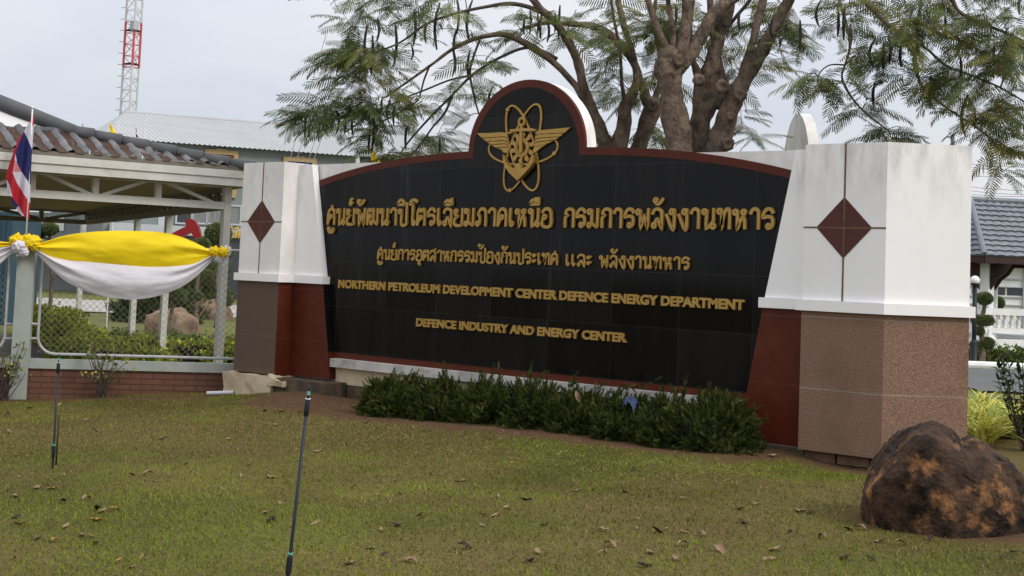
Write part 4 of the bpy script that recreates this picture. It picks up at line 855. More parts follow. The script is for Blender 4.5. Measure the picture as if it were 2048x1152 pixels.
for _ in range(60):
    px = random.uniform(10, 2030); py = random.uniform(900, 1140)
    if 1690 < px < 2048 and py < 1065 or (px > 1480 and py < 940): continue
    leaf(px, py, random.choice((0, 0, 1, 1, 2)), .06)
o = bpy.data.objects.new('dry_leaf', LM[0][0]); COL.objects.link(o); o.location = Vector(PY(1156, 793, -.62)); o.rotation_euler = (1.5, 1.2, .6); o.scale = (.13,)*3
setp(o, 'large pale dry leaf stuck upright in the junipers', 'leaf', None, 'thing')
# blue cloth
V = []; F = []; c = PY(1265, 795, -.55); n = 26
for i in range(n):
    for j in range(n):
        a = (i/(n-1)-.5); b_ = (j/(n-1)-.5); q = .62*np.array([a*.24, b_*.18-.02, -.01-.25*a*a-.4*b_*b_+.06*fbm((a*4, b_*4, 3), 1.5)+.03*abs(fbm((a*9, b_*9, 1), 1.5))-.05*a]); V.append(c+q)
for i in range(n-1):
    for j in range(n-1): F.append((i*n+j, (i+1)*n+j, (i+1)*n+j+1, i*n+j+1))
setp(fmesh('blue_rag', np.array(V), F, BLUEC, None, c, True), 'crumpled blue rag lying on the junipers', 'rag', None, 'thing')

# ------------------------------------------------------------------ fence with the drapes
FP = Plane(PX(35, 800, 19.6), PX(470, 745, 20.2))
fb = FP.at(36, 806); fence = thing('fence', 'brick based fence of wire mesh panels in rounded grey tube frames', 'fence', (fb[0], fb[1], gz(*fb[:2])))
def fbox(mb, s0, s1, z0, z1, o0, o1, pl=FP):
    mb.hexa([pl.P(s0, z0, o0), pl.P(s1, z0, o0), pl.P(s1, z0, o1), pl.P(s0, z0, o1), pl.P(s0, z1, o0), pl.P(s1, z1, o0), pl.P(s1, z1, o1), pl.P(s0, z1, o1)])
s_p, z_b = FP.sz(36, 806); s_r = FP.sz(560, 740)[0]; s_l = s_p-3.2
zb0, zb1 = FP.sz(260, 740.5)[1], FP.sz(260, 722)[1]; zt = FP.sz(50, 480)[1]
BRICK = mat('red_brown_brick', (.16, .072, .045), (.115, .052, .034), 5, .9, .3, 40)
def brick_nodes(m, bw, bh):
    nt = m.node_tree; b = nt.nodes['Principled BSDF']; src = b.inputs['Base Color'].links[0].from_socket
    uvn = N(nt, 'ShaderNodeUVMap'); br = N(nt, 'ShaderNodeTexBrick'); br.inputs['Scale'].default_value = 1; br.inputs['Mortar Size'].default_value = .007; br.inputs['Brick Width'].default_value = bw; br.inputs['Row Height'].default_value = bh
    br.inputs['Color2'].default_value = (.12, .055, .036, 1); br.inputs['Mortar'].default_value = (.075, .035, .024, 1); nt.links.new(src, br.inputs['Color1']); nt.links.new(uvn.outputs[0], br.inputs[0]); nt.links.new(br.outputs[0], b.inputs['Base Color'])
    bp = N(nt, 'ShaderNodeBump'); bp.inputs['Distance'].default_value = .01; bp.invert = True; nt.links.new(br.outputs['Fac'], bp.inputs['Height']); nt.links.new(bp.outputs[0], b.inputs['Normal'])
brick_nodes(BRICK, .30, .078)
m = MB(); fbox(m, s_l, s_r, -1.2, zb0-.002, -.09, .06); o = m.build('brick_base', BRICK, fence)
uvl = o.data.uv_layers.new(name='UVMap')
for p in o.data.polygons:
    for li in p.loop_indices:
        w = np.array(o.data.vertices[o.data.loops[li].vertex_index].co)+ORG[fence.name]; uvl.data[li].uv = ((w-FP.o).dot(FP.d), w[2])
m = MB(); fbox(m, s_l, s_r, zb0, zb1, -.10, .085); m.build('concrete_beam', POSTG, fence)
m = MB(); fbox(m, s_p-.115, s_p+.115, -1.2, zt, -.11, .11); m.build('concrete_post', POSTG, fence)
rt = .021
def tframe(s0, s1, z0, z1, rad, open_left=False):
    pts = []
    for cx_, cz_, a0 in ((s1-rad, z0+rad, -PI/2), (s1-rad, z1-rad, 0), (s0+rad, z1-rad, PI/2), (s0+rad, z0+rad, PI)):
        for k in range(7): a = a0+PI/2*k/6; pts.append(FP.P(cx_+rad*math.cos(a), cz_+rad*math.sin(a), 0))
    return pts+[pts[0], pts[1]]
zf0 = FP.sz(260, 712)[1]; zf1 = FP.sz(466, 501)[1]
sf0 = FP.sz(79, 620)[0]; sf1 = s_r
for (a, b_) in ((sf0, sf1), (s_p-3.0, FP.sz(13, 620)[0])):
    m = MB(); m.tube(tframe(a, b_, zf0, zf1, .24), rt, 8, False); fr = m.build('tube_frame', GALV, fence, smooth=True)
    m = MB(); st = .092; k0 = int((zf1-zf0)/st)
    wz = lambda s0_, s1_: None
    for k in range(-k0-2, int((b_-a)/st)+2):
        for sg in (1, -1):
            # line s = a+k*st + t , z = zf0 + t  (or mirrored)
            s0_ = a+k*st; t0 = max(0, a-s0_); t1 = min(zf1-zf0, b_-s0_)
            if t1-t0 < .05: continue
            z_a, z_b2 = (zf0+t0, zf0+t1) if sg > 0 else (zf1-t0, zf1-t1)
            P0 = FP.P(s0_+t0, z_a, .002*sg); P1 = FP.P(s0_+t1, z_b2, .002*sg); m.bar(P0, P1, .004, .004)
    m.build('chain_link_mesh', WIRE, fr)
for y in (648, 677):
    m = MB(); m.tube([FP.P(s_p+.10, FP.sz(70, y)[1], 0), FP.P(sf0, FP.sz(70, y)[1], 0)], .019, 8); m.tube([FP.P(s_p-.10, FP.sz(20, y)[1], 0), FP.P(FP.sz(13, 620)[0], FP.sz(20, y)[1], 0)], .019, 8); m.build('stub_bracket', GALV, fence)
# white stub of drain pipe beside the footing
p = onground(413, 791); q = onground(470, 789)
t = thing('drain_pipe', 'short white plastic drain pipe poking out beside the left footing', 'pipe', p+np.array([0, 0, .03]))
d = (q-p)/np.linalg.norm(q-p); a0 = p+np.array([0, 0, .03]); Rr = .028
m = MB(); ring = []
for s_, r_ in ((.0, Rr*.82), (0, Rr), (.36, Rr)): ring.append((s_, r_))
perp = np.cross(d, [0, 0, 1]); V = [a0+d*s_+r_*(perp*math.cos(2*PI*k/14)+np.array([0, 0, 1])*math.sin(2*PI*k/14)) for s_, r_ in [(.12, Rr*.82)]+ring for k in range(14)]
m.add(V, [(i*14+k, i*14+(k+1) % 14, (i+1)*14+(k+1) % 14, (i+1)*14+k) for i in range(3) for k in range(14)]+[tuple(range(14))]); m.build('pipe', LGREY, t)

def curve_fn(pts):
    P = np.array(sorted(pts), float)
    def f(x): 
        return np.interp(x, P[:, 0], P[:, 1])
    # smooth by averaging
    return lambda x: (f(x-7)+f(x)+f(x+7))/3
def cloth(name, mt, parent, x0, x1, top, bot, bulge, seed, nx=90, ny=26, amp=.035, pl=FP, off=.18, sub=0.):
    """a swagged cloth: between two sagging edges, gathered at both ends"""
    V = []; F = []
    for i in range(nx):
        t = i/(nx-1); x = x0+(x1-x0)*t; yt, yb = top(x), bot(x); e = min(t, 1-t)*2
        for j in range(ny):
            s = j/(ny-1); y = yt+(yb-yt)*s
            g = math.exp(-e*2.6)
            fold = amp*(.35+1.3*g)*math.sin(s*(9+5*g)*1.0+seed+2.2*math.sin(t*3+seed))*min(1, (1-e)*1.3+.15)*math.sin(PI*min(s*1.3+.1, 1))
            fold += .016*fbm((t*5, s*3+seed, 2), 1.1)
            V.append(pl.at(x, y, off+bulge*math.sin(PI*t)**.6*math.sin(PI*(.15+.8*s))+fold+sub))
    for i in range(nx-1):
        for j in range(ny-1): F.append((i*ny+j, (i+1)*ny+j, (i+1)*ny+j+1, i*ny+j+1))
    return fmesh(name, np.array(V), np.array(F), mt, parent, smooth=True)
ct = curve_fn([(66, 487), (90, 483), (120, 473), (150, 467), (190, 463), (240, 461), (310, 463), (345, 468), (375, 478), (400, 490), (420, 500), (436, 505)])
cm = curve_fn([(66, 497), (95, 510), (140, 521), (190, 529), (260, 535), (330, 537), (370, 534), (395, 527), (415, 517), (436, 508)])
cb = curve_fn([(66, 500), (80, 515), (95, 530), (110, 546), (130, 562), (150, 573), (180, 585), (215, 594), (260, 600), (300, 596), (330, 588), (360, 576), (385, 560), (410, 537), (425, 520), (436, 511)])
q = FP.at(250, 530, .2)
dr = thing('drape', 'long yellow and white bunting drape swagged between two rosettes on the fence', 'bunting', q)
cloth('white_cloth', WCL, dr, 64, 437, lambda x: cm(x)-4, cb, .12, 1.3)
cloth('yellow_cloth', YEL, dr, 64, 437, ct, lambda x: cm(x)+2, .12, 4.1, sub=.012)
dr2 = thing('drape', 'end of a yellow and white drape running off the photo edge by the flag', 'bunting', FP.at(0, 510, .2))
l1 = curve_fn([(-300, 470), (-100, 478), (0, 483), (40, 486)]); l2 = curve_fn([(-300, 540), (-60, 512), (0, 497), (40, 490)]); l3 = curve_fn([(-300, 600), (-100, 580), (-40, 552), (0, 528), (20, 510), (40, 496)])
cloth('white_cloth', WCL, dr2, -300, 40, lambda x: l2(x)-3, l3, .06, .4); cloth('yellow_cloth', YEL, dr2, -300, 40, l1, lambda x: l2(x)+2, .06, 2.2, sub=.012)
def ruffle(mb, x, y, r, off, seed, sq=1., petals=7):
    V, F = ICO[4]; c = FP.at(x, y, off); k = 19.9/FPX*r*.86; P = []
    for v in V:
        a = math.atan2(v[2], v[0]); n = 1+.10*math.sin(petals*a+3*v[1]+seed)+.62*abs(fbm(v+seed, 2.2))-.35*abs(fbm(v+seed+9, 4.5))
        w = v*n*k; P.append(c+FP.d*w[0]*sq+FP.n*w[1]*.8+np.array([0, 0, w[2]]))
    mb.add(P, [tuple(f) for f in F])
ro = thing('rosette', 'big yellow bow with a white knot on the concrete fence post below the flag', 'rosette', FP.at(45, 490, .2), 'rosettes on the fence')
m = MB(); ruffle(m, 34, 481, 14, .20, 1, 1.05, 4); ruffle(m, 62, 484, 15, .20, 5, 1.25, 4); ruffle(m, 72, 492, 9, .22, 2, 1.1, 4); m.build('yellow_bow', YEL, ro, smooth=True)
m = MB(); ruffle(m, 38, 494, 13, .27, 3, 1., 6); ruffle(m, 46, 504, 11, .25, 9, 1.1, 5); m.build('white_knot', WCL, ro, smooth=True)
ro = thing('rosette', 'yellow rosette with white ruffle at the drape end near the left pillar', 'rosette', FP.at(440, 506, .2), 'rosettes on the fence')
m = MB(); ruffle(m, 430, 503, 11, .24, 2, 1.0, 8); ruffle(m, 446, 504, 11, .25, 6, 1.0, 8); m.build('yellow_ruffle', YEL, ro, smooth=True)
m = MB(); ruffle(m, 453, 503, 12, .19, 4, .8, 6); ruffle(m, 438, 515, 11, .20, 8, 1.2, 6); m.build('white_ruffle', WCL, ro, smooth=True)
# flag on the post
off = .13
fl = thing('national_flag', 'limp red white and blue striped flag on a thin white pole above the rosette', 'flag', FP.at(52, 480, off))
m = MB(); m.tube([FP.at(51, 500, off), FP.at(65, 218, off)], .0105, 8); m.lathe(FP.at(65, 217, off), [(.001, 0), (.016, .0), (.018, .02), (.008, .03), (.001, .032)], 8); m.build('pole', CHALK, fl, smooth=True)
Q = lambda X, Y: (X/3.032, 180+Y/3.032)
ZN = [(FRED, [(196, 140), (207, 175), (204, 225), (180, 190)]), (FWHT, [(180, 190), (204, 225), (195, 360), (146, 250)]), (FBLU, [(146, 250), (195, 360), (185, 577), (130, 495), (103, 440), (92, 375)]), (FWHT, [(92, 375), (103, 440), (82, 412), (84, 395)]),
      (PINK, [(82, 412), (103, 440), (130, 495), (76, 497), (73, 460)]), (FWHT, [(76, 497), (130, 495), (185, 577), (183, 690), (140, 625), (100, 560)]), (FRED, [(60, 500), (76, 497), (100, 560), (140, 625), (183, 690), (176, 790), (146, 765), (112, 702), (75, 650), (60, 580)]),
      (FRED, [(146, 250), (92, 375), (84, 395), (82, 412), (73, 460), (76, 497), (60, 500), (60, 580), (42, 545), (35, 535), (55, 450), (110, 300)]), (FWHT, [(42, 545), (60, 580), (75, 650), (42, 622)]), (FBLU, [(66, 643), (75, 650), (112, 702), (96, 722), (76, 690)]), (FWHT, [(112, 702), (146, 765), (130, 760), (96, 722)])]
bm = bmesh.new(); vm = {}
mi = {FRED: 0, FWHT: 1, FBLU: 2, PINK: 3}
for mt, poly in ZN:
    vs = []
    for q in poly:
        if q not in vm: vm[q] = bm.verts.new((q[0], 0, q[1]))
        vs.append(vm[q])
    f = bm.faces.new(vs); f.material_index = mi[mt]
bmesh.ops.triangulate(bm, faces=bm.faces[:])
for _ in range(3): bmesh.ops.subdivide_edges(bm, edges=bm.edges[:], cuts=1, use_grid_fill=True)
bm.verts.index_update(); V = []
for v in bm.verts:
    X, Y = v.co.x, v.co.z; u = X-(200-(Y-140)*.035); V.append(FP.at(*Q(X, Y), off+.045*math.sin(u*.075+Y*.006)*min(1, -u/40+.1)))
F = [tuple(v.index for v in f.verts) for f in bm.faces]; M = [f.material_index for f in bm.faces]; bm.free()
fmesh('cloth', np.array(V), F, [FRED, FWHT, FBLU, PINK], fl, smooth=True, midx=M)

# ------------------------------------------------------------------ carport roof behind the fence
K0 = PX(445, 560, 22.2); K1 = PX(0, 560, 20.2); K = Plane(K1, K0)
FARP = PX(167, 560, 37.0); SD = Plane(K0, FARP)
kp = base_at(440, 22.2)
car = thing('carport', 'open carport with white steel trusses and a leaf littered grey tile roof', 'shelter', kp)
sr = K.sz(445, 500)[0]; srx = K.sz(484, 350)[0]; slx = K.sz(-260, 350)[0]
def kb(mb, s0, s1, z0, z1, o0, o1): fbox(mb, s0, s1, z0, z1, o0, o1, K)
ze = K.sz(240, 358)[1]     # fascia bottom
zfh = .24
m = MB(); kb(m, slx, srx, ze, ze+zfh*.52, .32, .36); kb(m, slx, srx, ze+zfh*.52+.002, ze+zfh, .345, .385); m.build('fascia', STEELW, car)
# side fascia
zc0 = K.sz(240, 406)[1]; zc1 = zc0+.115
m = MB(); kb(m, slx, sr, zc0, zc1, -.05, .05); kb(m, slx, sr, ze-.02, ze+.05, -.05, .05)
def kdiag(mb, x0, x1, up):  # a slanted web member
    s0, s1 = K.sz(x0, 400)[0], K.sz(x1, 400)[0]; z0, z1 = (zc1-.02, ze+.0) if up else (ze+.0, zc1-.02); mb.bar(K.P(s0, z0, 0), K.P(s1, z1, 0), .05, .085, tuple(K.n))
for x in (190, 316): s0 = K.sz(x, 380)[0]; kb(m, s0-.045, s0+.045, zc1, ze, -.045, .045)
kdiag(m, 85, 180, False); kdiag(m, 290, 200, False); kdiag(m, 330, 425, False); kdiag(m, 62, -30, False); s0 = K.sz(63, 380)[0]; kb(m, s0-.045, s0+.045, zc1, ze, -.045, .045)
kdiag(m, -180, -65, False); m.build('front_truss', STEELW, car)
def post(p, zt_, name='post'):
    m = MB(); z = gz(p[0], p[1])-.1; a = np.array([p[0], p[1], z]); m.bar(a, np.array([p[0], p[1], zt_]), .115, .115, tuple(K.n)); m.build(name, STEELW, car)
post(K0, ze+.02)
Lsd = np.linalg.norm((FARP-K0)[:2])
for x in (333, 271, 163):
    q = SD.sz(x, 520)[0]; p = SD.P(q, 0); post(p, zc0)
# side truss receding
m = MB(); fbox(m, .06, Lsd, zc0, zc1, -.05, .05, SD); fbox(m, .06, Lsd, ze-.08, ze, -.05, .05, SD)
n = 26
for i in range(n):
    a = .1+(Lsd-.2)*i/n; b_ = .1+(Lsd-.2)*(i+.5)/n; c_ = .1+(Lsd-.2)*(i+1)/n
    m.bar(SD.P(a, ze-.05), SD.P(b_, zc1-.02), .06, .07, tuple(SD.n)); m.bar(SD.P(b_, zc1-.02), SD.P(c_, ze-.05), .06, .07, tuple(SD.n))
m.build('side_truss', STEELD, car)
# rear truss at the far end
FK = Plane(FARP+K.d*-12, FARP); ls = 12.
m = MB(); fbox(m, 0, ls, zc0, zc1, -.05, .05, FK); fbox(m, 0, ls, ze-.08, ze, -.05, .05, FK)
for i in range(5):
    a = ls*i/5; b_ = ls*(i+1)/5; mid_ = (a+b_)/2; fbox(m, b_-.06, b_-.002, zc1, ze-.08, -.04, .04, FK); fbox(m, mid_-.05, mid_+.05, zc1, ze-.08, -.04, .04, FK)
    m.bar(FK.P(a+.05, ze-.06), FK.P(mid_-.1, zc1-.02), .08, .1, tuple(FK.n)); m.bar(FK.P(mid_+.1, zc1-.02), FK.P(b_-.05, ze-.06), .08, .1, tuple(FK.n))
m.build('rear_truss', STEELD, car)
# soffit
P0 = K.P(slx, ze-.002, .31); P1 = K.P(srx-.03, ze-.002, .31); q = FARP+SD.n*0.25
inw = -SD.n if SD.n.dot(np.array([*(K1-K0)[:2], 0])) < 0 else SD.n
Pb = np.array([*(FARP-inw*.35)[:2], ze-.002]); Pa = P0+(Pb-P1)
m = MB(); m.prism([P0, P1, Pb, Pa], (0, 0, .03)); m.build('soffit', SOFF, car)
# side eave board
m = MB(); m.prism([P1+np.array([0, 0, .04]), Pb+np.array([0, 0, .04]), Pb+np.array([0, 0, zfh]), P1+np.array([0, 0, zfh])], tuple(-inw*.04)); m.build('side_fascia', STEELW, car)
# hipped tile slope: corrugated, two courses, brown leaf litter in the troughs
E0 = ze+zfh+.03; rise = .385; run = .86
s_r0, s_r1 = slx, srx+.04
hipx = K.sz(150, 300)[0]        # where the hip reaches the top of the slope
V = []; C = []; nu_, nv_ = 520, 24
for i in range(nu_):
    s_ = s_r0+(s_r1-s_r0)*i/(nu_-1)
    vm_ = 1. if s_ < hipx else max(.02, (s_r1-s_)/(s_r1-hipx))
    for j in range(nv_):
        v = vm_*j/(nv_-1); ph = (s_/.262) % 1; w = abs(2*ph-1); hump = .055*(math.sin(PI*(min(max((w-.30)/.7, 0), 1))-PI/2)*.5+.5)
        cs = (v*2.25) % 1; z = E0+rise*v+hump+.030*(1-cs)-.02*fbm((s_*4, v*4, 1), 1)*.3
        V.append(K.P(s_, z, .40-run*v))
        lit = hump < .018 and fbm((s_*5, v*5, 4), 1.3) > -.38-.2*(1 if s_ < K.sz(260, 300)[0] else -.6)
        g = .165*(1+.5*fbm((s_*3, v*3, 8), 1.))
        C.append((.070*random.uniform(.5, 1.5), .040*random.uniform(.6, 1.4), .026) if lit else (g, g*1.0, g*1.02))
F = np.array([[i*nv_+j, (i+1)*nv_+j, (i+1)*nv_+j+1, i*nv_+j+1] for i in range(nu_-1) for j in range(nv_-1)])
fmesh('tile_slope', np.array(V), F, ROOFT, car, smooth=True, col=np.array(C))
m = MB(); kb(m, slx, srx, ze+zfh+.002, E0+.035, .34, .385); kb(m, slx, hipx, ze+.03, E0+rise-.02, .34-run, .37-run); m.build('eave_board', STEELD, car)  # also holds an added closing board that blocks sky under the tiles
# hip ridge of overlapping half round tiles; it climbs on to the upper left as the gable verge
RIDG = mat('dark_grey_ridge_tile', (.10, .102, .108), (.075, .077, .082), 5, .75, .2, 30)
m = MB(); A0 = K.P(s_r1-.02, E0+.03, .40); A1 = K.P(hipx, E0+rise+.055, .40-run)
for k in range(7):
    a = A0+(A1-A0)*k/7; b_ = A0+(A1-A0)*(k+1.12)/7; m.tube([a, a+(b_-a)*.5, b_], [.105, .092, .080], 10)
m.build('hip_ridge', RIDG, car, smooth=True)
A2 = A1+(A1-A0)*.02+np.array([0, 0, .02]); A3 = K.at(-150, 148, .40-run-.5)
m = MB(); m.tube([A1-(A1-A0)*.06, A2, A2+(A3-A2)*.3, A2+(A3-A2)*.7, A3], [.085, .11, .12, .125, .125], 12); m.build('gable_verge', RIDG, car, smooth=True)
m = MB(); tl = K.at(-150, 262, .40-run-.12); tr = K.at(168, 260, .40-run-.12)
m.prism([tl, tr, A2+np.array([0, 0, -.02]), A3+np.array([0, 0, -.02])], tuple(-K.n*.05)); m.build('white_gable', CHALK, car)
m = MB(); m.tube([K.at(-200, 259, .40-run+.02), K.at(132, 261, .40-run+.02)], .055, 10); m.build('top_ridge', RIDG, car)

# ------------------------------------------------------------------ large grey building with the pale metal roof
BD = Plane(PX(380, 400, 76), PX(677, 400, 79.5))
bp = base_at(420, 77); bld = thing('office_building', 'large grey office building with a pale ribbed metal hip roof', 'building', bp)
zev = BD.sz(500, 296.5)[1]; sL = BD.sz(215, 300)[0]; sR = sL+46
DEP = 22.
def bdb(mb, s0, s1, z0, z1, o0, o1): fbox(mb, s0, s1, z0, z1, o0, o1, BD)
m = MB(); bdb(m, sL, sR, -1, zev, -DEP, 0); m.build('wall', GREYWALL, bld)
# roof
zr = BD.sz(271, 226)[1]*1.0; ov = .5; rd = DEP/2; s_h = sL-ov+rd*.55
zr = CAM[2]+(BD.at(300, 228, -rd)[2]-CAM[2])
e = [BD.P(sL-ov, zev-.05, ov), BD.P(sR, zev-.05, ov), BD.P(sR, zr, -rd), BD.P(BD.sz(262, 228)[0]+1.5, zr, -rd), BD.P(sL-ov, zev-.05, -DEP-ov)]
m = MB(); n = 170; V = []; F = []
sh = (e[3]-BD.o).dot(BD.d)
for i in range(n*4+1):
    s_ = (sL-ov)+(sR-sL+ov)*i/(n*4); tmax = min(1., (s_-(sL-ov))/(sh-(sL-ov))) if s_ < sh else 1.
    h = .055 if i % 4 in (0,) else 0
    for t_ in (0, tmax): V.append(BD.P(s_, zev-.05+(zr-zev+.05)*t_+h, ov-(rd+ov)*t_))
F = [(2*i, 2*i+2, 2*i+3, 2*i+1) for i in range(n*4)]
k = len(V); V += [e[0], e[3], e[4]]; F.append((k, k+1, k+2)); V += [BD.P(sR, zev-.05, -DEP-ov), e[2]]; F.append((k+2, k+1, k+4, k+3))
m.add(V, F); rf = m.build('metal_roof', METROOF, bld)
m = MB(); m.tube([e[3], e[2]], .12, 8); m.build('ridge_cap', METROOF, rf)
# windows and lighter panels seen under the carport roof
for x0, x1, y0, y1, mt, nm in ((386, 412, 410, 446, CURT, 'window'), (416, 442, 411, 447, CURT, 'window'), (446, 478, 412, 448, CURT, 'window'), (355, 382, 408, 446, DGLASS, 'window'), (318, 336, 408, 452, LGREY, 'panel'), (238, 262, 445, 468, LGREY, 'panel')):
    s0, z1 = BD.sz(x0, y0); s1, z0 = BD.sz(x1, y1); m = MB(); bdb(m, s0, s1, z0, z1, .002, .05); w = m.build(nm, mt, bld)
    if nm == 'window':
        m = MB(); t_ = .09
        bdb(m, s0-t_, s1+t_, z1, z1+t_, .002, .1); bdb(m, s0-t_, s1+t_, z0-t_, z0, .002, .1); bdb(m, s0-t_, s0, z0, z1, .002, .1); bdb(m, s1, s1+t_, z0, z1, .002, .1); m.build('frame', LGREY, w)
s0, z1 = BD.sz(232, 452); s1, z0 = BD.sz(560, 480)
m = MB(); bdb(m, sL+.3, s1, z0, BD.sz(440, 456)[1], .06, .5); m.build('canopy_band', LGREY, bld)
m = MB(); bdb(m, BD.sz(330, 500)[0], s1, -.6, z0-.3, .05, .35); m.build('dark_entrance', DGLASS, bld)
# lettering on the band
def free_thai(word, x0, x1, yb, h, pl, offp, parent, stroke=.2):
    m = MB(); s0, zb = pl.sz(x0, yb); s1 = pl.sz(x1, yb)[0]; toks = []
    for c in word:
        if c in MK: toks[-1].append(c)
        else: toks.append([c])
    tot = sum(G[t[0]][0] for t in toks); kx = (s1-s0)/tot; x = s0
    for t in toks:
        w, st, rg = G[t[0]]; ST = list(st)
        for c in t[1:]: ST += MK[c][0]
        for i, s in enumerate(ST): ribbon(m, [(a*kx/h, b) for a, b in s], stroke, lambda q, z: pl.P(x+q[0]*h, zb+q[1]*h, offp+z+.002*i), .0, .06)
        x += w*kx
    return m.build('lettering', YEL2, parent)
YEL2 = mat('yellow_gold_letters', (.62, .40, .05), (.55, .34, .04), 5, .5)
free_thai('วัพัฒ'.replace('ว', 'อ'), 448, 492, 475, .42, BD, .5, bld)
def portrait(x0, x1, y0, y1, bgc, label):
    s0, z1 = BD.sz(x0, y0); s1, z0 = BD.sz(x1, y1); t = thing('framed_portrait', label, 'picture', BD.P(s0, z0, .1), 'gilt framed portraits on the grey wall'); w = .24
    m = MB(); bdb(m, s0, s1, z1-w, z1, .03, .16); bdb(m, s0, s1, z0, z0+w, .03, .16); bdb(m, s0, s0+w, z0+w, z1-w, .03, .16); bdb(m, s1-w, s1, z0+w, z1-w, .03, .16)
    bdb(m, (s0+s1)/2-.3, (s0+s1)/2+.3, z1-.02, z1+.06, .04, .17); m.build('frame', GOLDFRAME, t)
    m = MB(); bdb(m, s0+w*1.02, s1-w*1.02, z0+w*1.02, z1-w*1.02, .03, .10); m.build('canvas', mat('portrait_'+label.split()[1], bgc, tint(bgc, .4), 1.2, .6, lo=.4, hi=.6, c3=tint((.6, .5, .45), .9), scale3=1.6, lo3=.62, hi3=.66), t)
portrait(409, 471, 298, 396, (.20, .06, .045), 'gilt red toned portrait frame on the grey wall above the carport eave')
portrait(566, 628, 313, 412, (.03, .05, .24), 'gilt blue toned portrait frame on the grey wall behind the left pillar top')

# low pale building and teal panel to the left under the carport
t = thing('side_building', 'pale low building wing with white wall panels seen through the carport', 'building', base_at(120, 84))
SB = Plane(PX(-60, 480, 82), PX(330, 480, 82))
m = MB(); fbox(m, SB.sz(-80, 480)[0], SB.sz(330, 480)[0], -1, SB.sz(100, 425)[1], -8, 0, SB); m.build('wall', GREYWALL, t)
for x0, x1, y0, y1 in ((64, 86, 434, 447), (98, 128, 432, 462), (176, 214, 440, 468), (236, 262, 432, 466), (20, 40, 434, 450)):
    s0, z1 = SB.sz(x0, y0); s1, z0 = SB.sz(x1, y1); m = MB(); fbox(m, s0, s1, z0, z1, .003, .08, SB); m.build('white_panel', CHALK, t)
m = MB(); fbox(m, SB.sz(-60, 480)[0], SB.sz(330, 480)[0], SB.sz(60, 494)[1], SB.sz(60, 484)[1], .1, 1.2, SB); m.build('ledge', LGREY, t)
t = thing('teal_container', 'dark teal panelled cabin at the edge of the photo beyond the flag', 'cabin', base_at(0, 40))
TPn = Plane(PX(-120, 480, 40), PX(23, 480, 40)); m = MB(); fbox(m, TPn.sz(-120, 480)[0], TPn.sz(24, 480)[0], -.8, TPn.sz(10, 424)[1], -2.4, 0, TPn); b_ = m.build('body', TEAL, t)
m = MB()
for k in range(14): a = TPn.sz(-110+k*9.4, 500)[0]; fbox(m, a, a+.05, -.6, TPn.sz(10, 428)[1], .002, .03, TPn)
m.build('ribs', TEAL, b_)

# lattice mast
ZT = 110.; tb = base_at(256, ZT); mast = thing('lattice_mast', 'tall red and white lattice radio mast behind the grey building', 'mast', tb)
def mast_x(y): return 258-(y-222)*-.0
zb_ = PX(258, 222, ZT)[2]; z45, z143 = PX(268, 45, ZT)[2], PX(263, 143, ZT)[2]; ztop = PX(275, -90, ZT)[2]
cen = PX(262, 150, ZT)[:2]; rad = 30*ZT/FPX/2/math.cos(PI/6)*1.02
ang0 = math.atan2(-FH[1], -FH[0])+.35; lg = [np.array([cen[0]+rad*math.cos(ang0+2*PI*k/3), cen[1]+rad*math.sin(ang0+2*PI*k/3)]) for k in range(3)]
mw, mr, mu = MB(), MB(), MB(); step = 23.*ZT/FPX
zz = tb[2]-.2
while zz < ztop:
    tgt = mr if z143-.2 < zz < z45 else (mw if zz <= z143-.2 else mu)
    for k in range(3):
        a = lg[k]; b_ = lg[(k+1) % 3]
        tgt.tube([np.r_[a, zz], np.r_[a, zz+step]], .10, 6, False)
        tgt.tube([np.r_[a, zz], np.r_[b_, zz]], .028, 5, False)
        up_ = int(round(zz/step)) % 2
        p_, q_ = (a, b_) if up_ else (b_, a); tgt.tube([np.r_[p_, zz], np.r_[q_, zz+step]], .026, 5, False)
    zz += step
mw.build('galvanised_section', TWHT, mast); mu.build('galvanised_section', TWHT, mast); mr.build('red_section', TREDP, mast)
m = MB()
for y in (60, 128): z_ = PX(266, y, ZT)[2]; m.tube([np.r_[lg[k % 3], z_] for k in range(4)], .07, 6)
m.build('platform_ring', BROWNW, mast)
m = MB(); a = np.r_[lg[0] if uv_of(*lg[0])[0] < uv_of(*lg[1])[0] else lg[1], PX(258, 52, ZT)[2]]; m.box(a+[-.25, -.25, -.35], a+[.25, .25, .35]); m.build('antenna_box', LGREY, mast)
m = MB()
zz = tb[2]
left = min(lg, key=lambda q: uv_of(*q)[0])
while zz < ztop: m.bar(np.r_[left, zz], np.r_[left-RH*.42, zz], .04, .04); zz += step
m.build('step_bolts', TGRY, mast)
# guy wires and flagpole seen behind the flame tree
def wire(name, label, pts, r, group, cat='wire', mt=TGRY):
    p = np.array([PX(*q) for q in pts]); m = MB(); m.tube(smoothpts(p, 6), r, 5); o = m.build(name, mt, None, p[0]); setp(o, label, cat, group, 'thing')
for i, (a, b_) in enumerate((((575, 335), (652, 70)), ((588, 335), (668, 90)), ((612, 335), (690, 100)), ((622, 335), (704, 110)))):
    wire('guy_wire', 'thin guy wire slanting across the metal roof beside the flame tree leaves', [(a[0], a[1], 50), (b_[0], b_[1], 54)], .012, 'guy wires of the mast')
p = base_at(704, 44); t = thing('flagpole', 'tall pale flagpole half hidden behind the flame tree leaves', 'flagpole', p); m = MB(); m.tube([p, np.array([p[0], p[1], PX(706, 168, 44)[2]])], .065, 10); m.build('pole', TWHT, t); m = MB(); m.lathe((p[0], p[1], PX(706, 168, 44)[2]), [(.02, 0), (.09, .05), (.09, .12), (.01, .18)], 10); m.build('finial', TWHT, t)
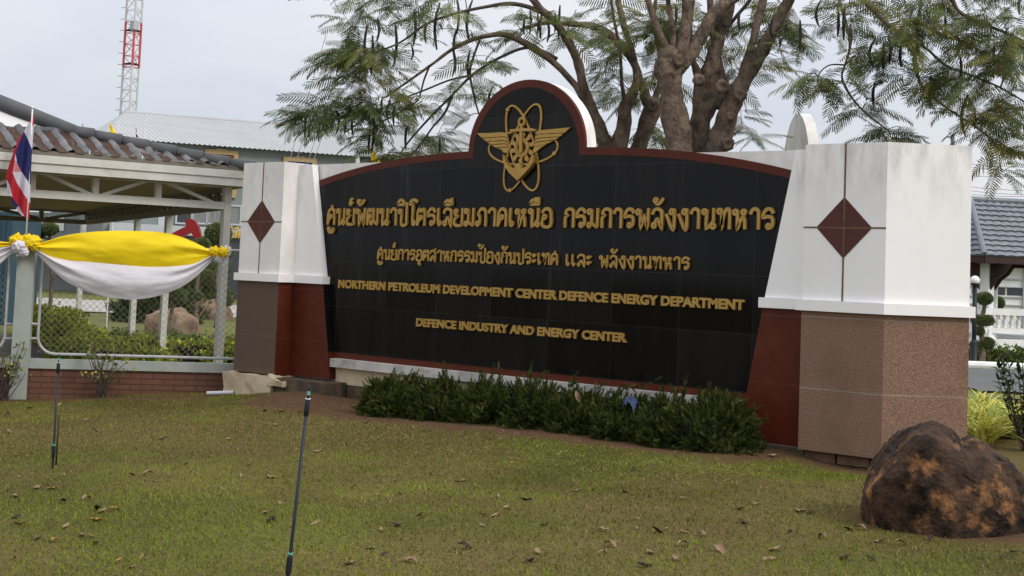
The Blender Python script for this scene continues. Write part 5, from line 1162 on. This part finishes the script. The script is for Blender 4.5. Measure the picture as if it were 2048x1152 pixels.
# small flags in front of the metal roof
def small_flag(x0, y0, x1, y1, Z, cols, label, polex):
    p = base_at(polex, Z); t = thing('small_flag', label, 'flag', p, 'small flags before the metal roof')
    m = MB(); m.tube([p, np.array([p[0], p[1], PX(polex, y0-4, Z)[2]])], .02, 6); m.build('pole', CHALK, t)
    V = []; F = []; M = []; n = 9; k = len(cols); nn = 12
    for i in range(n):
        for j in range(nn+1):
            u = i/(n-1); v = j/nn; x = x0+(x1-x0)*u*(.35+.65*v); y = y0+(y1-y0)*(v*(1-.05*u)+.18*u*(1-v)); V.append(PX(x, y, Z)+FH[0]*0+np.array([FH[0], FH[1], 0])*.08*math.sin(u*5+v*3))
    for i in range(n-1):
        for j in range(nn): F.append((i*(nn+1)+j, (i+1)*(nn+1)+j, (i+1)*(nn+1)+j+1, i*(nn+1)+j+1)); M.append(min(int((j if k == 5 else j)/nn*k), k-1))
    fmesh('cloth', np.array(V), F, cols, t, smooth=True, midx=M)
small_flag(218, 245, 236, 276, 36, [YEL], 'plain yellow flag just above the carport hip ridge', 218)
small_flag(271, 255, 277, 284, 38, [FRED, FWHT, FBLU, FWHT, FRED], 'tiny striped flag right of the yellow flag above the carport ridge', 271)
small_flag(164, 247, 170, 262, 40, [FRED, FWHT], 'tiny red and white flag tip left of the yellow flag', 164)
small_flag(742, 297, 760, 326, 34, [YEL], 'yellow flag peeping over the sign wall under the flame tree', 742)

# ------------------------------------------------------------------ garden behind the fence
def sheet(name, corners, dz, mt, n=24):
    """a flat paved strip given by ground corners (u, v in metres from the camera), laid just above the ground"""
    (u0, v0), (u1, v1), (u2, v2), (u3, v3) = corners; V = []
    for i in range(n+1):
        for j in range(n+1):
            a, b_ = i/n, j/n; u = (u0*(1-a)+u1*a)*(1-b_)+(u3*(1-a)+u2*a)*b_; v = (v0*(1-a)+v1*a)*(1-b_)+(v3*(1-a)+v2*a)*b_; x, y = xy_of(u, v); V.append((x, y, gz(x, y)+dz))
    F = np.array([[i*(n+1)+j, (i+1)*(n+1)+j, (i+1)*(n+1)+j+1, i*(n+1)+j+1] for i in range(n) for j in range(n)])
    setp(fmesh(name, np.array(V), F, mt, smooth=True), kind='structure')
sheet('road', [(-70, 52), (-4, 52), (-4, 66), (-90, 66)], .03, PAVE)
sheet('path', [(-12, 21.2), (-5.6, 21.2), (-7.6, 29), (-16, 40)], .03, PAVED)
def tuftcol(a, b_, k=.35):
    a = np.array(a); b_ = np.array(b_)
    return lambda q: (a if random.random() > k else b_)*random.uniform(.65, 1.35)
def leaflet(n=5, seed=0):
    r = random.Random(seed); V = []; F = []
    for i in range(n):
        a = r.uniform(0, 2*PI); e = r.uniform(-.4, 1.2); d = np.array([math.cos(a)*math.cos(e)+.4, math.sin(a)*math.cos(e), math.sin(e)]); s = np.cross(d, [r.uniform(-1, 1), .3, 1]); s = s/np.linalg.norm(s)*.24; k = len(V)
        V += [np.zeros(3), d*.5+s, d, d*.5-s]; F.append((k, k+1, k+2, k+3))
    return np.array(V), F
LFT = [leaflet(6, k) for k in range(3)]
HEDC = tuftcol((.20, .27, .035), (.42, .44, .045), .45); HEDD = tuftcol((.11, .17, .035), (.20, .25, .045), .3)
def hedge_row(label, x0, y0, x1, y1, w, h, n, colf, group='clipped hedges behind the fence', z=-.36, rows=None):
    a = PG(x0, y0, z); b_ = PG(x1, y1, z); c = (a+b_)/2; c[2] = gz(c[0], c[1]); Ln = np.linalg.norm((b_-a)[:2]); ang = math.atan2(b_[1]-a[1], b_[0]-a[0])
    return mound('hedge', label, 'hedge', c, Ln/2, w/2, h, n, LFT, colf, .075, group, TOPI, .3, True, ang=ang)
hd_ = RH*-4.5+FH*11.
def gpt(u, v): x, y = xy_of(u, v); return np.array([x, y, gz(x, y)])
mound('hedge', 'yellow green clipped hedge running back beside the carport path', 'hedge', gpt(-10.0, 32.), 5.6, .62, .80, 9000, LFT, HEDC, .06, 'clipped hedges behind the fence', TOPI, .4, ang=math.atan2(hd_[1], hd_[0]), boxy=.6)
mound('hedge', 'low yellow green hedge by the frame foot, next to the path', 'hedge', gpt(-6.9, 25), 1.2, .45, .50, 2600, LFT, HEDC, .055, 'clipped hedges behind the fence', TOPI, .4, ang=YAW, boxy=.6)
mound('hedge', 'dark green low hedge behind the wire mesh, in front of the tan boulder', 'hedge', gpt(-7.6, 30), 1.35, .45, .52, 2600, LFT, HEDD, .055, 'clipped hedges behind the fence', TOPI, .4, ang=YAW, boxy=.6)
mound('hedge', 'bright green hedge under the tan boulder beside the brown granite pillar', 'hedge', gpt(-5.9, 27), 1.7, .45, .55, 3800, LFT, HEDC, .055, 'clipped hedges behind the fence', TOPI, .4, ang=YAW, boxy=.6)
def topiary(label, trunk, balls, Z, group='cloud pruned trees'):
    p = base_at(trunk[0][0], Z); t = thing('topiary_tree', label, 'topiary', p, group)
    m = MB()
    pts = [p]+[PX(x, y, Z) for x, y in trunk]; m.tube(smoothpts(np.array(pts), 4), np.linspace(.075, .035, (len(pts)-1)*4+1), 8)
    for bx, by, r, fl_ in balls:
        c = PX(bx, by+r*.5, Z); j = min(pts, key=lambda q: np.linalg.norm(q-c)); m.tube([j, (j+c)/2+np.array([0, 0, .04]), c], [.035, .03, .022], 6)
    m.build('trunk', BARK, t, smooth=True)
    for bx, by, r, fl_ in balls:
        c = PX(bx, by, Z); R_ = r*Z/FPX; n = int(500+60*r); d = rng.normal(0, 1, (n, 3)); d /= np.linalg.norm(d, axis=1)[:, None]
        P = c+d*np.array([R_, R_, R_*fl_])*(1+.07*np.array([fbm(q*2+bx, 2.) for q in d]))[:, None]; sc = R_*.16*rng.uniform(.6, 1.2, n)+.02
        bV, bF = LFT[0]; V = place(bV, n, P, d+rng.normal(0, .4, (n, 3)), rng.normal(0, 1, (n, 3)), sc); cc = np.array([np.array((.16, .19, .075))*random.uniform(.55, 1.4) for _ in range(n)])
        F = tiles(bF, n, len(bV)); Vi, Fi = ICO[3]; k = len(V)
        V = np.concatenate([V, c+Vi*np.array([R_, R_, R_*fl_])*.97]); C_ = np.concatenate([np.repeat(cc, len(bV), 0), np.tile((.11, .135, .05), (len(Vi), 1))])
        fmesh('foliage_ball', V, [tuple(f) for f in F]+[tuple(f+k) for f in Fi], TOPI, t, col=C_)
topiary('cloud pruned tree with two dark pads left of the drape, trunk beside the flag post', [(100, 620), (104, 540), (100, 480), (98, 462)], [(98, 458, 17, .62), (75, 470, 12, .5), (128, 548, 12, .6), (100, 498, 12, .6)], 43)
topiary('cloud pruned tree with a big round head between drape end and left pillar', [(436, 620), (432, 560), (440, 510), (437, 485)], [(437, 468, 24, .82), (452, 503, 15, .7), (412, 556, 16, .95), (448, 580, 10, .9), (452, 601, 11, .9), (440, 490, 18, .5)], 44)
topiary('cloud pruned tree with a small pad behind the drape, trunk by the tan boulder', [(392, 650), (392, 600), (398, 540), (402, 505)], [(403, 489, 16, .68), (396, 592, 8, .9)], 40)
topiary('small cloud pruned tree with flat pad before the tan boulder', [(342, 640), (345, 610), (352, 592)], [(353, 590, 19, .7)], 38)
mound('conifer_bush', 'dark spreading bush behind the boulder under the middle of the drape', 'bush', gpt(-11.4, 46), 1.5, 1.2, 1.25, 1800, SPR, tuftcol((.07, .10, .03), (.10, .13, .035)), .26, 'bushes behind the fence', JUN, .5)
mound('conifer_bush', 'tall dark bush rising behind the drape right of the first bush', 'bush', gpt(-11.0, 50), 1.5, 1.2, 2.3, 2000, SPR, tuftcol((.11, .15, .035), (.15, .18, .05)), .26, 'bushes behind the fence', JUN, .5)
def rock(label, x, y, w, h, Z, seed):
    c = PX(x, y, Z); p = np.array([c[0], c[1], gz(c[0], c[1])]); t = thing('garden_rock', label, 'rock', p, 'tan rocks behind the fence'); V, F = ICO[4]; P = []
    for v in V:
        s = np.sign(v)*np.abs(v)**.75; q = p+fx*s[0]*w*Z/FPX+fy*s[1]*w*.8*Z/FPX+np.array([0, 0, max(s[2], -.1)*h*Z/FPX]); P.append(q+v*(.22*fbm(v+seed, 1.6)+.05*fbm(v+seed, 5)))
    fmesh('rock', np.array(P), F, ROCK2, t)
rock('rounded tan rock behind the wire mesh under the drape', 346, 660, 50, 46, 40, 3); rock('taller pale tan rock nearer the left pillar behind the mesh', 425, 640, 38, 44, 49, 8)
# pump jack
ZP = 56; p = base_at(372, ZP); t = thing('pump_jack', 'red oil pump jack with a curved horse head showing above the drape', 'pump', p)
PP = Plane(PX(300, 480, ZP), PX(420, 480, ZP))
arc = [(370, 446), (374, 439), (381, 437), (389, 441), (396, 452), (400, 466), (402, 482), (401, 496), (396, 497), (391, 484), (384, 468), (376, 455)]
m = MB(); m.prism([PP.at(x, y, .16) for x, y in arc], tuple(-PP.n*.32)); m.build('horse_head', REDP, t)
m = MB(); m.bar(PP.at(300, 498, 0), PP.at(380, 458, 0), .3, .34, tuple(PP.n)); m.build('walking_beam', REDP, t)
m = MB(); top = PP.at(330, 480, 0)
for a in (-.8, .8):
    for b_ in (-.5, .5): m.bar(top+PP.n*b_*.25, np.array([top[0]+PP.d[0]*a+PP.n[0]*b_, top[1]+PP.d[1]*a+PP.n[1]*b_, p[2]]), .12, .12, tuple(PP.n))
m.build('support_frame', REDP, t)
m = MB(); m.tube([PP.at(401, 492, 0), PP.at(402, 560, 0)], .03, 6); m.build('bridle_rod', TGRY, t)
# sparse flowering bushes against the brick base
def sparse_bush(label, x, y, w, h, n, seed):
    r = random.Random(seed); p = FP.at(x, y, .28); p[2] = gz(p[0], p[1]); t = thing('flowering_bush', label, 'bush', p, 'sparse flowering bushes by the brick wall'); m = MB(); P = []; k = 19.8/FPX
    for i in range(n):
        e = p+FP.d*r.uniform(-w, w)*k+FP.n*r.uniform(-.12, .2)+np.array([0, 0, h*k*r.uniform(.35, 1)]); b_ = p+FP.d*r.uniform(-.08, .08); mid_ = (b_+e)/2+np.array([r.uniform(-.05, .05), r.uniform(-.05, .05), .05])
        pts = smoothpts(np.array([b_, mid_, e]), 5); m.tube(pts, np.linspace(.008, .003, len(pts)), 5); P += [q for q in pts[6:] if r.random() < .5]
    m.build('stems', TWIG, t); P = np.array(P); nn = len(P); bV, bF = LFT[1]
    V = place(bV, nn, P+rng.normal(0, .05, (nn, 3)), rng.normal(0, 1, (nn, 3)), rng.normal(0, 1, (nn, 3)), rng.uniform(.03, .06, nn)); fmesh('leaves', V, tiles(bF, nn, len(bV)), TOPI, t, col=np.repeat(np.array([np.array((.20, .22, .08))*r.uniform(.6, 1.4) for _ in range(nn)]), len(bV), 0))
    for i in range(4):
        q = P[r.randrange(nn)]+FP.n*.08; mm = MB(); mm.add(*[(q+ICO[2][0]*.017*np.array([1, 1, .8])), [tuple(f) for f in ICO[2][1]]]); mm.build('flower', YEL2, t)
sparse_bush('sparse thorny bush with small yellow flowers against the brick fence base', 205, 806, 52, 115, 22, 1)
sparse_bush('leafy flowering bush half cut off by the photo edge before the fence post', 4, 812, 42, 120, 26, 2)

# ------------------------------------------------------------------ right side beyond the pillar
ZS = 34.
pv = thing('garden_pavilion', 'garden pavilion with blue grey tiled hip roof, brown eaves and white columns', 'pavilion', base_at(1968, ZS))
cE = PX(1969, 512, ZS-.6); zE = cE[2]; 
d1 = (RH*math.cos(-.25)+FH*math.sin(-.25)*-1); d1 = RH*.94+FH*.34; d1 /= np.linalg.norm(d1); d2 = -RH*.50+FH*.86; d2 /= np.linalg.norm(d2)
W1, W2 = 5.4, 5.4; apex_z = zE+(512-398)*ZS/FPX
def c3(a, b_, z): q = cE[:2]+d1*a+d2*b_; return np.array([q[0], q[1], z])
rp_ = [c3(0, 0, zE), c3(W1, 0, zE), c3(W1, W2, zE), c3(0, W2, zE)]
ins = 1.2; tp = [c3(.7, 1.2, apex_z), c3(W1-ins, ins*.6, apex_z), c3(W1-ins, W2-ins, apex_z), c3(ins, W2-ins, apex_z)]
m = MB(); rows = 11
for f in range(4):
    a, b_ = rp_[f], rp_[(f+1) % 4]; c_, d_ = tp[f], tp[(f+1) % 4]
    for r_ in range(rows):
        t0, t1 = r_/rows, (r_+1.02)/rows; n = 90; nrm = np.cross(b_-a, c_-a); nrm /= np.linalg.norm(nrm); nrm = nrm if nrm[2] > 0 else -nrm; V = []
        for i in range(n+1):
            u = i/n; bump = .028*abs(math.sin(u*W1/.30*PI))
            for tt, up_ in ((t0, .05), (t1, 0.)): V.append(a+(b_-a)*u+((c_+(d_-c_)*u)-(a+(b_-a)*u))*tt+nrm*(up_+bump))
        V += [a+(b_-a)*i/n+((c_+(d_-c_)*i/n)-(a+(b_-a)*i/n))*t0-nrm*.005 for i in range(n+1)]
        m.add(V, [(2*i, 2*i+2, 2*i+3, 2*i+1) for i in range(n)]+[(2*(n+1)+i, 2*(n+1)+i+1, 2*i+2, 2*i) for i in range(n)])
m.build('tile_roof', TILE2, pv)
m = MB(); m.prism([q+np.array([0, 0, -.02]) for q in tp], (0, 0, .06)); 
for f in range(4): m.tube([rp_[f]+np.array([0, 0, .05]), tp[f]+np.array([0, 0, .06])], .07, 8); m.tube([tp[f]+np.array([0, 0, .05]), tp[(f+1) % 4]+np.array([0, 0, .05])], .07, 8)
m.build('ridge_tiles', TILE2, pv)
m = MB()
for f in range(4): m.bar(rp_[f]+np.array([0, 0, -.09]), rp_[(f+1) % 4]+np.array([0, 0, -.09]), .06, .14)
m.prism([q*1+np.array([0, 0, -.03]) for q in rp_], (0, 0, .02)); m.build('brown_eave', BROWNW, pv)
ins2 = .55
for a, b_ in ((ins2, ins2), (W1-ins2, ins2), (ins2, W2-ins2), (W1-ins2, W2-ins2)):
    m = MB(); q = c3(a, b_, 0); g0 = gz(q[0], q[1]); m.box((q[0]-.16, q[1]-.16, g0), (q[0]+.16, q[1]+.16, zE-.16)); m.box((q[0]-.22, q[1]-.22, g0), (q[0]+.22, q[1]+.22, g0+.7)); co_ = m.build('column', CHALK, pv)
    for dd_ in (d1, -d1, d2, -d2):
        e = np.array([*(q[:2]+dd_*.17), zE-.17]); w = np.array([*dd_, 0]); pr = np.array([-dd_[1], dd_[0], 0])*.03
        m = MB(); m.prism([e-pr, e+w*.62-pr, e+w*.45+np.array([0, 0, -.20])-pr, e+w*.22+np.array([0, 0, -.34])-pr, e+np.array([0, 0, -.62])-pr], tuple(2*pr)); m.build('bracket', BROWNW, co_)
# base slab and balustrade
zs0 = gz(*c3(0, 0, 0)[:2]); m = MB(); m.prism([c3(.1, .1, zs0-.2), c3(W1-.1, .1, zs0-.2), c3(W1-.1, W2-.1, zs0-.2), c3(.1, W2-.1, zs0-.2)], (0, 0, .65)); m.build('plinth', CHALK, pv)
zr1 = PX(2000, 617, ZS)[2]; zr0 = PX(2000, 630, ZS)[2]; zq0 = PX(2000, 656, ZS)[2]; 
m = MB(); m.bar(c3(.3, .45, (zr0+zr1)/2), c3(W1-.3, .45, (zr0+zr1)/2), .26, zr1-zr0); m.bar(c3(.3, .45, zq0-.06), c3(W1-.3, .45, zq0-.06), .26, .12); m.bar(c3(.45, .3, (zr0+zr1)/2), c3(.45, W2-.3, (zr0+zr1)/2), .26, zr1-zr0); m.bar(c3(.45, .3, zq0-.06), c3(.45, W2-.3, zq0-.06), .26, .12); br_ = m.build('balustrade', CHALK, pv)
hb = zr0-zq0
for i in range(24):
    q = c3(.85+.20*i, .45, zq0) if i < 19 else c3(.45, .85+.2*(i-19), zq0); m = MB(); m.lathe(q, [(.055, 0), (.055, .08*hb), (.03, .16*hb), (.07, .4*hb), (.03, .72*hb), (.03, .82*hb), (.055, .9*hb), (.055, hb)], 10); m.build('baluster', CHALK, br_, smooth=True)
# white building behind
WB = Plane(PX(1900, 600, 58), PX(2100, 600, 58)); t = thing('white_building', 'long white building with strip windows behind the garden pavilion', 'building', base_at(1990, 58))
m = MB(); fbox(m, WB.sz(1885, 600)[0], WB.sz(2230, 600)[0], -1, WB.sz(1990, 522)[1], -8, 0, WB); m.build('wall', CHALK, t)
m = MB(); fbox(m, WB.sz(1880, 600)[0], WB.sz(2230, 600)[0], WB.sz(1990, 531)[1], WB.sz(1990, 518)[1], .004, .5, WB); m.build('roof_edge', LGREY, t)
for x0, x1 in ((1944, 1961), (1966, 1982), (1987, 2010), (2014, 2044), (2050, 2090)):
    m = MB(); fbox(m, WB.sz(x0, 580)[0], WB.sz(x1, 580)[0], WB.sz(1990, 589)[1], WB.sz(1990, 574)[1], .004, .03, WB); m.build('window', DGLASS, t)
m = MB()
for x in (1984, 2047): fbox(m, WB.sz(x-2, 580)[0], WB.sz(x+1, 580)[0], -.3, WB.sz(1990, 533)[1], .004, .10, WB)
for y in (556, 572, 592, 608): fbox(m, WB.sz(1890, 580)[0], WB.sz(2230, 580)[0], WB.sz(1990, y+2)[1], WB.sz(1990, y)[1], .004, .07, WB)
m.build('trim', LGREY, t)
def lamp(x, y, r, Z, label):
    p = base_at(x-3, Z); t = thing('globe_lamp', label, 'lamp', p, 'globe lamps near the pavilion'); c = PX(x, y, Z); c = np.array([p[0], p[1], c[2]]); R_ = r*Z/FPX
    m = MB(); m.tube([p, np.array([p[0], p[1], c[2]-R_*1.0])], .045, 10); m.lathe((p[0], p[1], p[2]), [(.13, 0), (.13, .08), (.07, .14), (.07, .5), (.045, .56)], 10); m.lathe((p[0], p[1], c[2]-R_*1.25), [(.03, 0), (.09, .03), (.09, .06), (.05, .10)], 10); m.build('pole', LAMPB, t, smooth=True)
    V, F = ICO[4]; fmesh('globe', c+V*R_, F, GLOBE, t, smooth=True)
lamp(1953, 561, 9.5, 29, 'nearer white globe lamp on a black pole close to the pink granite pillar'); lamp(1990, 577, 5.3, 52, 'smaller farther white globe lamp behind the pavilion column')
topiary('cloud pruned tree with stacked round pads beside the globe lamp', [(1966, 700), (1962, 650), (1968, 620), (1970, 600)], [(1969, 597, 14, .75), (1974, 641, 12, .72), (1958, 662, 9, .8), (1975, 686, 12, .8), (1950, 690, 9, .8), (1954, 640, 10, .8)], 30.5, 'cloud pruned trees')
topiary('single round clipped bush head behind the balustrade', [(1996, 640), (1996, 620)], [(1996, 606, 11, 1.05)], 42, 'cloud pruned trees')
hz = np.array([*xy_of(10.4, 31.2), gz(*xy_of(10.4, 31.2))]); mound('hedge', 'low clipped hedge behind the white kerb below the pavilion', 'hedge', hz, 2.6, .45, .42, 1600, LFT, tuftcol((.13, .17, .04), (.20, .23, .05)), .07, 'clipped hedges behind the fence', TOPI, .3, ang=YAW)
sheet('road', [(7.4, 22.2), (18, 22.2), (18, 28.2), (7.4, 28.2)], .03, PAVEG)
kz = gz(*xy_of(10, 28.6)); m = MB(); a = np.array([*xy_of(7.6, 28.45), kz]); b_ = np.array([*xy_of(20, 28.45), kz]); m.tube([a+np.array([0, 0, .08]), b_+np.array([0, 0, .08])], .085, 10); o = m.build('kerb', CHALK, None, a); setp(o, kind='structure')
# striped spider plants
def strap_clump(label, p, n, Ln, group):
    t = thing('striped_plant', label, 'plant', p, group); V = []; F = []; C = []
    for i in range(n):
        az = random.uniform(0, 2*PI); L_ = Ln*random.uniform(.6, 1.15); el = random.uniform(.75, 1.45); w = random.uniform(.010, .017); b0 = p+np.array([random.uniform(-.10, .10), random.uniform(-.10, .10), 0]); d = np.array([math.cos(az), math.sin(az), 0]); s = np.array([-d[1], d[0], 0]); seg = 7; yel = random.random() < .72; k0 = len(V)
        for j in range(seg+1):
            u = j/seg; r_ = L_*(math.cos(el)*u+.34*u*u); z = L_*(math.sin(el)*u-.52*u*u*(1.0)); ww = w*(1-u**2*.9)
            for q in (-1, -.45, .45, 1): V.append(b0+d*r_+s*ww*q+np.array([0, 0, z+.003*abs(q)])); C.append(((.72, .68, .16) if abs(q) > .4 and yel else (.30, .38, .07)) if not (yel and random.random() < .0) else (.4, .4, .1))
        for j in range(seg):
            for q in range(3): F.append((k0+j*4+q, k0+j*4+q+1, k0+(j+1)*4+q+1, k0+(j+1)*4+q))
    fmesh('leaves', np.array(V), np.array(F), STRIPE, t, col=np.array(C)*rng.uniform(.75, 1.15, (len(C), 1)))
SPL = ['yellow striped strap leaved clump touching the pink granite pillar', 'yellow striped strap leaved clump in the middle of the bed behind the boulder', 'yellow striped strap leaved clump nearest the boulder top', 'farther yellow striped clump under the white kerb', 'yellow striped clump beside the dark leaved shrub', 'striped clump at the photo edge behind the dark shrub']
for (x, Z), lab in zip(((1948, 15.6), (1985, 15.8), (1968, 15.0), (1962, 17.2), (2018, 16.4), (2046, 15.6)), SPL):
    p = base_at(x, Z); strap_clump(lab, p, 120, .80, 'yellow striped plants behind the boulder')
def shrub2(label, x, Z, h, n):
    p = base_at(x, Z); t = thing('dark_leaf_shrub', label, 'shrub', p); m = MB(); V = []; F = []; C = []
    for i in range(n):
        az = random.uniform(0, 2*PI); sp = random.uniform(.05, .42); e = p+np.array([math.cos(az)*sp*h, math.sin(az)*sp*h, h*random.uniform(.55, 1.05)]); pts = smoothpts(np.array([p+np.array([random.uniform(-.06, .06), random.uniform(-.06, .06), 0]), p*.45+e*.55+np.array([0, 0, -.05*h]), e]), 6); m.tube(pts, np.linspace(.009, .003, len(pts)), 5)
        for q in list(pts[3:])*2+[pts[-1]]*5:
            a2 = random.uniform(0, 2*PI); el = random.uniform(.1, 1.1); d = np.array([math.cos(a2)*math.cos(el), math.sin(a2)*math.cos(el), math.sin(el)]); s = np.cross(d, [0, 0, 1]); s /= np.linalg.norm(s); Ll = random.uniform(.08, .15); w = Ll*.14; k = len(V); c_ = np.array((.04, .058, .022))*random.uniform(.6, 1.6)
            V += [q, q+d*Ll*.4+s*w, q+d*Ll+np.array([0, 0, -.02]), q+d*Ll*.4-s*w]; F.append((k, k+1, k+2, k+3)); C += [c_]*4
    m.build('stems', TWIG, t); fmesh('leaves', np.array(V), np.array(F), TOPI, t, col=np.array(C))
shrub2('dark green glossy leaved shrub at the photo edge above the boulder', 2058, 14.4, 1.08, 22)
# power pole and wires
p = base_at(1900, 90); t = thing('utility_pole', 'distant grey utility pole top showing above the pink granite pillar', 'pole', p); m = MB(); m.tube([p, np.array([p[0], p[1], PX(1900, 267, 90)[2]])], .13, 8); m.build('shaft', TGRY, t); m = MB(); m.bar(PX(1893, 274, 90), PX(1907, 274, 90), .1, .1); m.build('crossarm', TGRY, t)
for i, (ya, yb_) in enumerate(((268, 315), (325, 333), (330, 341), (352, 350), (370, 380), (378, 388), (387, 391))):
    wire('power_line', 'thin power line crossing the sky between the pink pillar and the photo edge', [(1895, ya-5, 90), (1970, (ya+yb_)/2+2, 85), (2090, yb_+3, 80)], .014, 'power lines behind the pillar')
